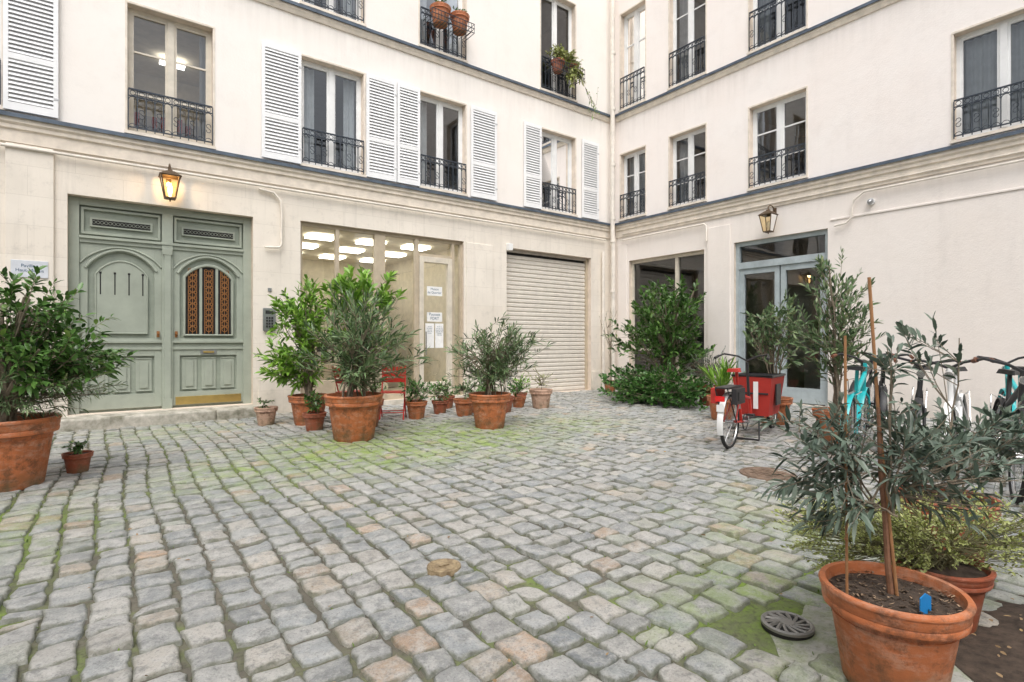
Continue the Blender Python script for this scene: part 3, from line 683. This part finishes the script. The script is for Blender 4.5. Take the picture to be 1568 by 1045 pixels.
e=empty('water_valve_cap',(-9.58,-7.60,0)); b=MB(); b.lathe([(0.0001,.026),(.065,.026),(.07,.021),(.078,.028),(.095,.028),(.10,.0)],(0,0,0),32); b.box(-.03,.03,-.008,.008,.0265,.032); b.obj('cap',mat('rusty_ochre_iron',(.26,.17,.09),.7,.2,var=.5,scale=25,bmp=.5,c2=(.42,.33,.2)),e)
blob('soil_bed',-7.75,-9.95,.75,.42,.016,M_soil,9,h=.03,n=50)
# ---------------------------------------------------------------- foliage
def leaves(name,P,D,Ln,Wd,droop,matl,parent,fold=.25):
    n=len(P); P=np.array(P);D=np.array(D); D/=np.linalg.norm(D,axis=1,keepdims=True)+1e-9
    up=rng.normal(0,.45,(n,3)); up[:,2]+=1
    sd=np.cross(D,up); sd/=np.linalg.norm(sd,axis=1,keepdims=True)+1e-9
    nm=np.cross(sd,D)
    t=np.array([0,.28,.28,.28,.66,.66,.66,1.]); s_=np.array([0,-.46,0,.46,-.42,0,.42,0]); h=np.array([0,fold,0,fold,fold,0,fold,0])*.5
    Ln=np.asarray(Ln)[:,None,None]; Wd=np.asarray(Wd)[:,None,None]
    dr=droop*rng.uniform(.3,1.4,(n,1,1))
    co=P[:,None,:]+D[:,None,:]*(t[None,:,None]*Ln)+sd[:,None,:]*(s_[None,:,None]*Wd)+nm[:,None,:]*(h[None,:,None]*Wd)
    co[:,:,2]-= (dr*Ln*(t**2)[None,:,None])[:,:,0]
    T=np.array([(0,1,2),(0,2,3),(1,4,2),(4,5,2),(2,5,3),(5,6,3),(4,7,5),(5,7,6)])
    F=(T[None]+(np.arange(n)*8)[:,None,None]).reshape(-1,3)
    c=np.ones((n,8,4)); c[:,:,0]=np.clip(rng.beta(1.6,2.2,(n,1))+.0*t,0,1); c[:,:,1]=rng.random((n,1))
    return npmesh(name,co.reshape(-1,3),F,matl,parent,c.reshape(-1,4))
n_=16000; k=rng.integers(0,N_,n_); sd_=rng.random(n_)<.5; sg=np.where(rng.random(n_)<.5,-1,1)
bx=cx[k]+np.where(sd_,sg*(w[k]/2+.008),rng.uniform(-.5,.5,n_)*w[k]); by=cy[k]+np.where(sd_,rng.uniform(-.5,.5,n_)*l[k],sg*(l[k]/2+.008))
keep=(rng.random(n_)<.12+mossf(bx,by)*1.1)&(bx>-13.5)&(by>-12)
bx=bx[keep];by=by[keep];n_=len(bx)
leaves('joint_grass',np.stack([bx,by,np.full(n_,-.003)],1),np.stack([rng.normal(0,.6,n_),rng.normal(0,.6,n_),np.ones(n_)],1),rng.uniform(.012,.032,n_),rng.uniform(.004,.010,n_),.2,L_moss,None)
def pot(parent,Rr,H,matl,n=48,soil=True):
    b=MB(); r=Rr
    b.lathe([(.0001,0),(r*.66,0),(r*.69,.02),(r*.86,H*.76),(r*.9,H*.765),(r*.97,H*.78),(r*.985,H*.83),(r*.97,H*.845),(r*.985,H*.86),(r*1.0,H*.95),(r*1.02,H*.955),(r*1.03,H*.98),(r*1.01,H),(r*.93,H),(r*.91,H*.97),(r*.89,H*.85)],n=n)
    b.circle((0,0,H*.70),r*.85,r*.012,'xy',n,5); b.obj('pot',matl,parent,smooth=True,angle=50)
    if soil:
        s=MB(); N2=36; vs=[(0,0,H*.93)]; 
        for k in range(N2): a=2*math.pi*k/N2; vs.append((r*.5*math.cos(a),r*.5*math.sin(a),H*.91+random.uniform(-.01,.01)))
        for k in range(N2): a=2*math.pi*k/N2; vs.append((r*.915*math.cos(a),r*.915*math.sin(a),H*.89))
        s.add(vs,[(0,1+k,1+(k+1)%N2) for k in range(N2)]+[(1+k,1+N2+k,1+N2+(k+1)%N2,1+(k+1)%N2) for k in range(N2)]); s.obj('soil',M_soil,parent,smooth=True,angle=80)
def foliage(e,base,lobes,leaf,matl,per=14,twig=.25,wd=.02,up=.3,spread=.9,droop=.25,fold=.25,sr=.012,barkm=None,shell=.5,flat=False,tw=.003,splay=True,bs=.05):
    st=MB(); P=[];D=[]
    base=Vector(base)
    for (lx,ly,lz,rx,ry,rz,ncl) in lobes:
        C=Vector((lx,ly,lz))
        nst=max(1,min(9,ncl//14)) if splay else 1
        stems=[]
        for k in range(nst):
            a=random.uniform(0,6.28); q=random.uniform(.1,.7) if splay else .05
            tgt=C+Vector((rx*q*math.cos(a),ry*q*math.sin(a),rz*random.uniform(-.1,.5)))
            b0=base+(Vector((random.uniform(-bs,bs),random.uniform(-bs,bs),0)) if splay else Vector((0,0,0)))
            pts=[]
            for i in range(8):
                f=i/7; p_=b0.lerp(tgt,f); p_.x-=(tgt.x-b0.x)*.25*math.sin(math.pi*f); p_.y-=(tgt.y-b0.y)*.25*math.sin(math.pi*f)
                p_+=Vector((random.uniform(-1,1),random.uniform(-1,1),0))*.012; pts.append(p_)
            st.tube(pts,[sr*(1-.65*i/7) for i in range(8)],6); stems.append(pts)
        for k in range(ncl):
            d=Vector(rng.normal(0,1,3)); d.normalize(); f=random.random()**shell*random.uniform(.88,1.16)
            c=C+Vector((d.x*rx*f,d.y*ry*f,d.z*rz*f))
            if c.z<.05: c.z=.05+random.random()*.05
            s_=min(stems,key=lambda s:(s[-1]-c).length+random.uniform(0,.3))
            i=random.randint(3,7); s0=s_[i]
            if s0.z>c.z+.05: s0=s_[max(2,i-2)]
            mid=s0.lerp(c,.55)+Vector((random.uniform(-1,1),random.uniform(-1,1),-.6))*.10*(c-s0).length
            pts=[s0.lerp(mid,f_).lerp(mid.lerp(c,f_),f_) for f_ in (0,.25,.5,.75,1)]
            st.tube(pts,[tw*1.7,tw*1.5,tw*1.2,tw,tw*.6],4,0,cap=False)
            ax=(pts[-1]-pts[-3]); ax.normalize()
            Lt=min((c-s0).length*.95,twig*random.uniform(.7,1.3))
            for j in range(per):
                q=(j+.5)/per; pos=c-ax*Lt*(1-q)
                rd=Vector(rng.normal(0,1,3)); rd-=ax*rd.dot(ax); rd.normalize()
                dd=ax*(.35+.75*q)+rd*spread*(1.1-.5*q)+Vector((0,0,up))
                P.append(pos);D.append(dd)
    n=len(P); sc=rng.uniform(.55,1.2,n)
    if len(st.v): st.obj('stems',barkm or M_bark,e,smooth=True)
    leaves('leaves',P,D,leaf*sc,wd*sc,droop,matl,e,fold)
# left foreground
e=empty('potted_laurel',(-11.83,-3.75,0)); pot(e,.37,.62,M_terra)
foliage(e,(0,0,.56),[(.05,.0,1.50,.66,.66,.47,150),(.43,-.30,1.15,.46,.46,.34,90),(-.3,.2,1.2,.5,.5,.45,50)],.11,L_laurel,13,.25,.040,.15,1.0,.35,sr=.03)
foliage(e,(0,0,.56),[(.28,-.18,.88,.60,.60,.28,95)],.075,L_oleander,16,.22,.012,.1,1.0,.3,sr=.01)
e=empty('potted_shrub',(-11.35,-3.45,0)); pot(e,.125,.2,M_terrad); foliage(e,(0,0,.17),[(0,0,.27,.13,.13,.08,14)],.045,L_ivy,10,.08,.022,.2,sr=.004)
# row of pots
e=empty('potted_laurel',(-8.60,-1.62,0)); pot(e,.30,.46,M_terra)
foliage(e,(0,0,.4),[(-.05,.03,1.6,.56,.56,.72,130),(-.18,.12,.95,.52,.52,.42,70)],.15,L_bright,12,.25,.045,.25,.9,.3,sr=.018)
e=empty('potted_photinia',(-8.0,-2.4,0)); pot(e,.28,.42,M_terrad)
foliage(e,(0,0,.36),[(-.02,0,2.0,.56,.56,.46,80),(0,0,1.3,.45,.45,.4,40)],.17,L_bright,13,.2,.055,.45,.9,.3,sr=.018)
e=empty('potted_oleander',(-8.51,-3.32,0)); pot(e,.37,.60,M_terra)
foliage(e,(0,0,.54),[(0,0,1.25,.86,.86,.60,125),(.1,.1,1.75,.5,.5,.45,28),(.3,-.22,1.05,.64,.64,.40,45)],.18,L_oleander,13,.3,.024,.45,.75,.35,sr=.013,tw=.0045,bs=.18)
e=empty('potted_shrub',(-8.70,-2.25,0)); pot(e,.165,.26,M_terrad); foliage(e,(0,0,.22),[(0,0,.42,.2,.2,.2,34)],.06,L_laurel,10,.12,.03,.2,sr=.005)
e=empty('potted_shrub',(-9.15,-1.30,0)); pot(e,.17,.28,M_terrap); foliage(e,(0,0,.24),[(0,0,.36,.14,.14,.12,12)],.045,L_ivy,10,.1,.02,.2,sr=.005)
for (x,y,r_,h_,m_,lm,k) in ((-6.99,-2.10,.18,.30,M_terra,L_ivy,44),(-6.35,-1.75,.15,.24,M_terrad,L_laurel,26),(-6.15,-2.25,.19,.30,M_terra,L_oleander,28),(-6.6,-1.2,.15,.25,M_terrap,L_ivy,34),(-5.9,-1.2,.16,.25,M_terrad,L_laurel,32),(-5.3,-1.7,.15,.22,M_terrap,L_ivy,30),(-5.0,-1.3,.17,.26,M_terrad,L_laurel,34),(-4.7,-1.9,.15,.22,M_terra,L_ivy,26),(-5.75,-2.0,.14,.2,M_terra,L_laurel,24),(-4.2,-1.3,.15,.22,M_terrad,L_bright,24),(-7.3,-1.0,.17,.26,M_terrap,L_laurel,34)):
    e=empty('potted_herb',(x,y,0)); pot(e,r_,h_,m_,32); foliage(e,(0,0,h_*.85),[(0,0,h_+.17,.28,.28,.22,k)],.07,lm,10,.1,.026,.3,sr=.004)
e=empty('potted_oleander',(-6.53,-3.59,0)); pot(e,.31,.52,M_terra)
foliage(e,(0,0,.47),[(0,0,1.14,.74,.74,.50,115),(.32,-.24,1.15,.50,.50,.42,40),(-.1,.1,.85,.55,.55,.25,30)],.14,L_oleander,13,.25,.021,.35,.85,.3,sr=.012,tw=.004,bs=.14)
e=empty('potted_shrub',(-5.35,-2.3,0)); pot(e,.2,.3,M_terrad); foliage(e,(0,0,.3),[(0,0,.85,.42,.42,.42,60)],.10,L_olive,12,.2,.016,.4,sr=.006)
e=empty('potted_shrub',(-4.40,-2.22,0)); pot(e,.225,.37,M_terrap); foliage(e,(0,0,.3),[(0,0,.62,.32,.32,.22,30)],.045,L_fine,9,.15,.014,.4,sr=.005)
e=empty('potted_sapling',(-.95,-.80,0)); pot(e,.17,.30,M_terra); foliage(e,(0,0,.27),[(0,0,1.7,.28,.28,.7,30)],.045,L_fine,3,.3,.015,.5,sr=.01)
# corner
e=empty('laurel_tree',(-1.15,-2.75,0)); foliage(e,(0,0,0),[(0,0,2.12,.90,.90,.62,130),(-.2,.2,1.45,1.0,1.0,.6,130),(.1,-.3,1.1,.7,.7,.45,50)],.15,L_laurel,14,.26,.052,.25,.95,.25,sr=.028)
e=empty('ivy_groundcover',(0,0,0)); foliage(e,(-1.8,-2.9,0),[(-2.1,-2.4,.38,.75,.70,.45,150),(-1.9,-3.4,.42,.80,.80,.48,170),(-1.3,-1.9,.42,.7,.6,.45,90),(-2.45,-3.0,.22,.65,.8,.27,110),(-2.2,-4.0,.28,.6,.6,.32,90)],.08,L_ivy,12,.2,.05,.4,1.0,.1,sr=.006)
e=empty('rosemary_bush',(-1.35,-3.9,0)); pot(e,.28,.4,M_terrad); foliage(e,(0,0,.35),[(0,0,.75,.5,.5,.45,130)],.05,L_olive,18,.2,.010,.7,.7,.1,sr=.008)
# behind cargo bike
e=empty('potted_shrub',(-2.75,-5.93,0)); pot(e,.27,.42,M_terra); foliage(e,(0,0,.38),[(0,0,1.45,.50,.50,.65,100)],.12,L_oleander,12,.22,.034,.4,.8,.25,sr=.012)
e=empty('potted_yucca',(-3.0,-5.2,0)); pot(e,.24,.4,M_terra); foliage(e,(0,0,.38),[(0,0,.62,.3,.3,.2,14)],.40,L_bright,9,.1,.028,.9,.6,.25,sr=.01)
e=empty('potted_olive_tree',(-3.58,-7.18,0)); pot(e,.27,.42,M_terra)
foliage(e,(0,0,.38),[(0,0,1.45,.58,.58,.6,95),(.0,.0,2.1,.40,.40,.42,36)],.13,L_oleander,11,.3,.030,.5,.8,.25,sr=.014,shell=.45)
# foreground olive trees
e=empty('potted_olive_tree',(-8.735,-9.515,0)); pot(e,.236,.375,M_terra,64)
st=MB(); pts=[(0,0,.32),(-.01,.01,.45),(-.02,.015,.62),(-.035,.025,.8),(-.045,.03,1.05)]; st.tube(pts,[.013,.011,.010,.009,.006],8); st.obj('trunk',mat('young_bark',(.24,.12,.07),.7,scale=30,var=.3),e,smooth=True)
foliage(e,(-.03,.02,.66),[(-.22,.16,.88,.24,.24,.22,50),(.10,-.08,.86,.26,.26,.20,42),(.30,-.22,.76,.20,.20,.16,22),(-.02,.02,1.02,.28,.28,.12,18),(-.20,.15,.68,.18,.18,.12,18),(-.05,.04,1.28,.12,.12,.14,6)],.073,L_olive,10,.17,.0160,.15,.85,.35,sr=.0045,tw=.0016,shell=.42)
sk=MB(); sk.tube([(-.140,.10,.30),(-.143,.103,.9),(-.145,.105,1.32)],.005,7); sk.tube([(.0,-.02,.30),(-.04,.03,1.0),(-.075,.05,1.54)],.006,7)
for z in (.55,.75,.95,1.15): sk.tube([(-.143,.102,z),(-.143,.102,z+.008)],.0068,7)
sk.obj('bamboo_stakes',M_wood,e,smooth=True)
tg=MB(); tg.box(-.026,.026,-.003,.0,.345,.395); tg.box(-.010,.010,-.003,.0,.31,.345); tg.prism([(-.026,.395),(.026,.395),(0,.41)],-.003,0); o_=tg.obj('plant_label',mat('blue_label',(.02,.24,.60),.4,bmp=0),e,loc=(-.06,-.12,.0),rotz=R(-20))
ch=MB()
for k in range(420):
    a=random.uniform(0,6.28); r_=.208*math.sqrt(random.random()); x,y=r_*math.cos(a),r_*math.sin(a); s_=random.uniform(.005,.016); z=.337+random.random()*.014+(.2-r_)*.05; t=random.uniform(0,3)
    ch.add([(x+s_*math.cos(t),y+s_*math.sin(t),z),(x-s_*.4*math.sin(t),y+s_*.4*math.cos(t),z+.004),(x-s_*math.cos(t),y-s_*math.sin(t),z+random.random()*.008),(x+s_*.4*math.sin(t),y-s_*.4*math.cos(t),z)],[(0,1,2,3)],k%2)
ch.obj('bark_mulch',[mat('mulch',(.36,.25,.16),.9),mat('mulch_dark',(.12,.08,.05),.9)],e)
e=empty('potted_olive_tree',(-7.10,-9.25,0)); pot(e,.25,.38,M_terrad)
foliage(e,(0,0,.33),[(.05,-.03,.74,.34,.34,.20,36),(.42,-.30,.74,.34,.34,.22,38),(-.05,.05,1.32,.24,.24,.22,9)],.11,L_olive,10,.22,.024,.2,.85,.3,sr=.008,tw=.0022,shell=.42)
e=empty('potted_pittosporum',(-8.02,-9.47,0)); pot(e,.19,.28,M_terrad)
foliage(e,(0,0,.24),[(-.30,.24,.40,.36,.36,.18,320),(.05,.0,.44,.36,.36,.17,180),(.35,-.22,.42,.3,.3,.16,110)],.020,L_fine,13,.13,.011,.3,1.0,.1,sr=.005,barkm=M_twig,tw=.0012,shell=.35)
# balcony planters
e=empty('balcony_flower_box'); b=MB(TA)
def basket(b,u0,u1,z0,z1,o0,o1):
    for z in (z0,(z0+z1)/2,z1): b.tube([(u0,o0,z),(u0,o1,z),(u1,o1,z),(u1,o0,z)],.009,5)
    n=14
    for i in range(n+1): u=u0+(u1-u0)*i/n; b.tube([(u,o0,z0),(u,o1,z0),(u,o1,z1)],.006,4)
basket(b,4.78,5.8,7.93,8.12,.05,.44); b.obj('basket',M_iron,e)
for k,(u,r_) in enumerate(((5.50,.22),(5.03,.21))):
    q=empty('pot_holder',(-u,-.24,7.945),parent=e); pot(q,r_,.36,M_terra,32); foliage(q,(0,0,.32),[(0,0,.44,.17,.17,.09,26)],.06,L_ivy,8,.08,.025,.3,sr=.004)
e=empty('balcony_flower_box'); b=MB(TA); basket(b,1.45,2.5,7.92,8.15,.05,.40); b.obj('basket',M_iron,e)
for u in (2.2,1.75):
    q=empty('pot_holder',(-u,-.225,7.935),parent=e); pot(q,.17,.28,M_terrad,32)
foliage(e,(-1.98,-.22,8.1),[(-1.98,-.25,8.38,.55,.25,.25,90),(-1.75,-.38,8.0,.35,.14,.35,40)],.09,L_fine,10,.18,.04,.1,1.0,.5,sr=.006)
foliage(e,(-1.3,-.2,8.0),[(-.95,-.25,7.4,.25,.1,.6,12)],.06,L_bright,4,.3,.024,-.3,.8,.5,sr=.003,tw=.002)
# fallen leaves
P=[];D=[]
for k in range(260):
    if k<170: x=rng.uniform(-12.5,-5);y=rng.uniform(-10,-2)
    else: x=rng.normal(-7.9,.4);y=rng.normal(-9.9,.3)
    P.append((x,y,.026 if k<170 else .058)); a=rng.uniform(0,6.28); D.append((math.cos(a),math.sin(a),.05))
leaves('fallen_leaves',P,D,rng.uniform(.015,.038,260),rng.uniform(.008,.018,260),.0,L_dead,None)
# ---------------------------------------------------------------- bikes and chair
def wheel(b,cx_,R_,mt=0,mr=1,ms=2):
    b.circle((cx_,0,R_),R_-.02,.021,'xz',44,8,mt); b.circle((cx_,0,R_),R_-.045,.011,'xz',44,6,mr)
    b.tube([(cx_,-.05,R_),(cx_,.05,R_)],.022,10,mr)
    for k in range(28):
        a=2*math.pi*k/28; s_=.03*(1 if k%2 else -1)
        b.tube([(cx_+.02*math.cos(a+.5),s_,R_+.02*math.sin(a+.5)),(cx_+(R_-.045)*math.cos(a),0,R_+(R_-.045)*math.sin(a))],.0018,3,ms,cap=False)
def fender(b,cx_,R_,a0,a1,mi,w_=.03):
    n=18;vs=[];fs_=[]
    for i in range(n+1):
        a=R(a0+(a1-a0)*i/n)
        for k,yy in enumerate((-w_,0,w_)):
            rr=R_+.022+(.008 if k==1 else 0); vs.append((cx_+rr*math.cos(a),yy,R_+rr*math.sin(a)))
    for i in range(n): fs_+=[(3*i,3*i+1,3*i+4,3*i+3),(3*i+1,3*i+2,3*i+5,3*i+4)]
    b.add(vs,fs_,mi)
def saddle(b,x,z,mi):
    vs=[]
    prof=[(-.13,.02),(-.12,.075),(-.06,.085),(0,.05),(.08,.025),(.14,.018),(.155,.005)]
    for (px,hw) in prof: vs+=[(x+px,-hw,z-.01),(x+px,-hw*.8,z+.03),(x+px,hw*.8,z+.03),(x+px,hw,z-.01)]
    fs_=[]
    for i in range(len(prof)-1):
        for k in range(4): fs_.append((4*i+k,4*i+(k+1)%4,4*i+4+(k+1)%4,4*i+4+k))
    fs_+=[(0,1,2,3),tuple(4*(len(prof)-1)+k for k in range(4))]
    b.add(vs,fs_,mi)
def bike(loc,yaw,m_frame,lean=0,fend=True,name='bicycle',basket_=False):
    e=empty(name,loc,yaw); e.rotation_euler[0]=lean; e.scale=(1.04,1.04,1.07); b=MB(); Rw=.34
    wheel(b,-.52,Rw); wheel(b,.53,Rw)
    bb=(-.08,0,.28);seat=(-.22,0,.78);head=(.36,0,.86);hb=(.40,0,.66)
    T=b.tube
    T([bb,seat,(-.25,0,.93)],.018,8,3);T([bb,hb],.027,8,3);T([(-.19,0,.68),head],.024,8,3);T([hb,head,(.35,0,.98)],.022,8,3)
    for s_ in(-1,1):
        T([(-.52,s_*.06,Rw),(-.2,s_*.02,.7)],.010,6,3);T([(-.52,s_*.06,Rw),(-.08,s_*.03,.28)],.011,6,3);T([(.40,s_*.02,.66),(.43,s_*.055,.6),(.53,s_*.06,Rw)],.013,6,3)
        T([(.35,0,.98),(.38,s_*.1,1.03),(.33,s_*.24,1.06),(.22,s_*.28,1.04)],.012,6,5);T([(.25,s_*.275,1.045),(.14,s_*.29,1.03)],.018,8,6)
        T([(-.08,s_*.03,.28),(-.08,s_*.09,.28)],.02,8,4);T([(-.08,s_*.09,.28),(-.08+s_*.12,s_*.1,.28-s_*.12)],.01,6,4);b.box(-.12+s_*.12,-.04+s_*.12,s_*.1,s_*.18,.27-s_*.12,.29-s_*.12,5)
    b.circle((-.08,-.05,.28),.09,.006,'xz',24,4,4); T([(-.08,-.05,.37),(-.52,-.05,.37)],.005,4,5);T([(-.08,-.05,.19),(-.52,-.05,.30)],.005,4,5)
    saddle(b,-.26,.94,5)
    if fend: fender(b,-.52,Rw,20,190,3); fender(b,.53,Rw,15,150,3)
    T([(-.3,.0,.72),(-.72,.0,.72)],.008,6,4)
    for s_ in(-1,1): T([(-.3,s_*.06,.72),(-.72,s_*.06,.72),(-.52,s_*.065,Rw)],.006,5,4)
    T([(.42,0,.92),(.47,0,.92)],.035,10,4)
    if basket_:
        for z,r_ in ((.72,.13),(.80,.14),(.88,.15),(.96,.16)):
            b.circle((.56,0,z),r_,.006,'xy',20,4,3)
        for k in range(20):
            a=2*math.pi*k/20; T([(.56+.13*math.cos(a),.13*math.sin(a),.72),(.56+.16*math.cos(a),.16*math.sin(a),.96)],.004,4,3)
    b.obj('bike_body',[M_rubber,M_chrome,M_grey,m_frame,M_chrome,M_blackp,M_grip],e,smooth=True)
M_grip=mat('brown_grip',(.16,.06,.03),.6)
bike((-4.45,-7.72,0),R(14),M_turq,R(4)); bike((-4.35,-8.25,0),R(196),M_blackp,R(-4)); bike((-4.50,-8.68,0),R(190),M_white,R(3)); bike((-4.75,-9.05,0),R(198),M_blackp,R(-4)); bike((-3.1,-7.5,0),R(20),M_blackp,R(3)); bike((-3.3,-8.9,0),R(20),M_turq,R(-3)); bike((-2.3,-7.0,0),R(10),M_blackp,R(3))
# cargo bike
e=empty('cargo_bike',(-5.10,-6.62,0),R(14)); b=MB(); T=b.tube; Rw=.33
wheel(b,0,Rw); wheel(b,1.95,.25)
fender(b,0,Rw,20,200,6,.035); fender(b,1.95,.25,10,150,5)
bb=(.45,0,.28)
T([bb,(.30,0,.75),(.26,0,.92)],.02,8,3);T([bb,(.85,0,.30),(1.35,0,.24),(1.75,0,.30)],.028,8,5);T([(.33,0,.62),(.80,0,.55),(.86,0,.30)],.022,8,3);T([(.78,0,.55),(.72,0,.90),(.70,0,1.02)],.018,8,5)
for s_ in(-1,1):
    T([(0,s_*.07,Rw),(.33,s_*.03,.66)],.010,6,3);T([(0,s_*.07,Rw),(.45,s_*.03,.28)],.012,6,3)
    T([(.70,0,1.04),(.72,s_*.12,1.10),(.64,s_*.27,1.13),(.5,s_*.31,1.10)],.012,6,5);T([(.53,s_*.305,1.105),(.42,s_*.32,1.08)],.018,8,5)
    T([(1.70,s_*.06,.62),(1.78,s_*.06,.5),(1.95,s_*.06,.25)],.012,6,3)
    T([(.30,s_*.07,.74),(-.30,s_*.07,.74),(0,s_*.08,Rw)],.008,6,5)
    T([(.45,s_*.03,.28),(.45,s_*.1,.28)],.02,8,4);T([(.45,s_*.1,.28),(.45+s_*.12,s_*.11,.28-s_*.11)],.01,6,4);b.box(.41+s_*.12,.49+s_*.12,s_*.11,s_*.19,.27-s_*.11,.29-s_*.11,5)
b.circle((.45,-.05,.28),.10,.007,'xz',24,4,5)
T([(.80,-.12,.30),(.66,-.16,.03)],.012,6,5);T([(.80,.12,.30),(.66,.16,.03)],.012,6,5);T([(.66,-.16,.03),(.66,.16,.03)],.012,6,5)
saddle(b,.24,.93,7)
b.box(-.30,.22,-.075,.075,.742,.76,5)
for s_ in (-1,1):
    b.box(-.22,.10,min(s_*.09,s_*.15),max(s_*.09,s_*.15),.56,.74,7 if s_>0 else 5); b.box(-.16,.06,min(s_*.151,s_*.158),max(s_*.151,s_*.158),.60,.70,5)
b.box(-.36,-.33,-.05,.05,.60,.66,8); b.box(-.345,-.325,-.04,.04,.48,.56,6)
def taper(x0,x1,w0,X0,X1,w1,z0,z1,mi):
    A=[(x0,-w0,z0),(x1,-w0,z0),(x1,w0,z0),(x0,w0,z0),(X0,-w1,z1),(X1,-w1,z1),(X1,w1,z1),(X0,w1,z1)]
    b.add(A,[(0,1,2,3),(0,1,5,4),(1,2,6,5),(2,3,7,6),(3,0,4,7)],mi)
taper(.98,1.52,.19,.90,1.60,.25,.30,.83,7); taper(.995,1.505,.175,.915,1.585,.235,.315,.832,5)
T([(.90,-.25,.83),(1.60,-.25,.83),(1.60,.25,.83),(.90,.25,.83)],.016,6,5,closed=True)
b.box(1.13,1.36,-.255,-.24,.44,.72,5)
b.box(.905,.913,-.08,-.02,.40,.76,6); T([(.93,-.2,.6),(.93,.2,.6)],.012,6,5)
b.obj('cargo_bike_body',[M_rubber,M_chrome,M_grey,M_red,M_chrome,M_blackp,M_white,M_redf,mat('rear_light',(.7,.02,.02),.2,bmp=0)],e,smooth=True)
def chair(loc,yaw):
    e=empty('red_chair',loc,yaw); b=MB(); T=b.tube
    for s_ in(-1,1):
        T([(.24,s_*.2,0),(-.16,s_*.2,.45)],.012,6)
        T([(-.22,s_*.19,0),(.12,s_*.19,.45),(.24,s_*.19,.88)],.012,6)
    for k in range(6): b.box(-.2+k*.065,-.2+k*.065+.05,-.2,.2,.445,.458)
    for k in range(3): x=.17+k*.028; b.box(x,x+.014,-.19,.19,.60+k*.095,.67+k*.095)
    T([(-.13,-.19,.12),(-.13,.19,.12)],.008,6);T([(.135,-.2,.12),(.135,.2,.12)],.008,6)
    b.obj('chair_body',M_red,e)
chair((-7.30,-1.85,0),R(60)); chair((-7.85,-1.45,0),R(200))
# ---------------------------------------------------------------- light & camera
W=bpy.data.worlds.new('World'); S.world=W; W.use_nodes=True; N=W.node_tree.nodes; L=W.node_tree.links
sky=N.new('ShaderNodeTexSky'); sky.sky_type='NISHITA'; sky.sun_disc=False; el=R(58); az=R(215)
sky.sun_elevation=el; sky.sun_rotation=az; sky.dust_density=4; sky.air_density=1.3
hs=N.new('ShaderNodeHueSaturation'); hs.inputs['Saturation'].default_value=.35; hs.inputs['Value'].default_value=1.5; L.new(sky.outputs[0],hs.inputs['Color'])
bg=N['Background']; bg.inputs['Strength'].default_value=.15; L.new(hs.outputs[0],bg.inputs['Color'])
sl=bpy.data.lights.new('sun','SUN'); sl.energy=1.5; sl.angle=R(40); sl.color=(1,.985,.965)
so=bpy.data.objects.new('sun',sl); S.collection.objects.link(so)
dv=Vector((math.sin(az)*math.cos(el),math.cos(az)*math.cos(el),math.sin(el)))
so.rotation_euler=dv.to_track_quat('Z','Y').to_euler()
c=bpy.data.cameras.new('camera'); c.lens=19.08; c.sensor_width=36; c.clip_end=600; c.clip_start=.05
co_=bpy.data.objects.new('camera',c); S.collection.objects.link(co_); co_.location=(-11.109,-10.302,1.3); co_.rotation_euler=(R(90),0,R(-36.65)); S.camera=co_
S.view_settings.view_transform='Standard'; S.view_settings.look='None'; S.view_settings.exposure=0
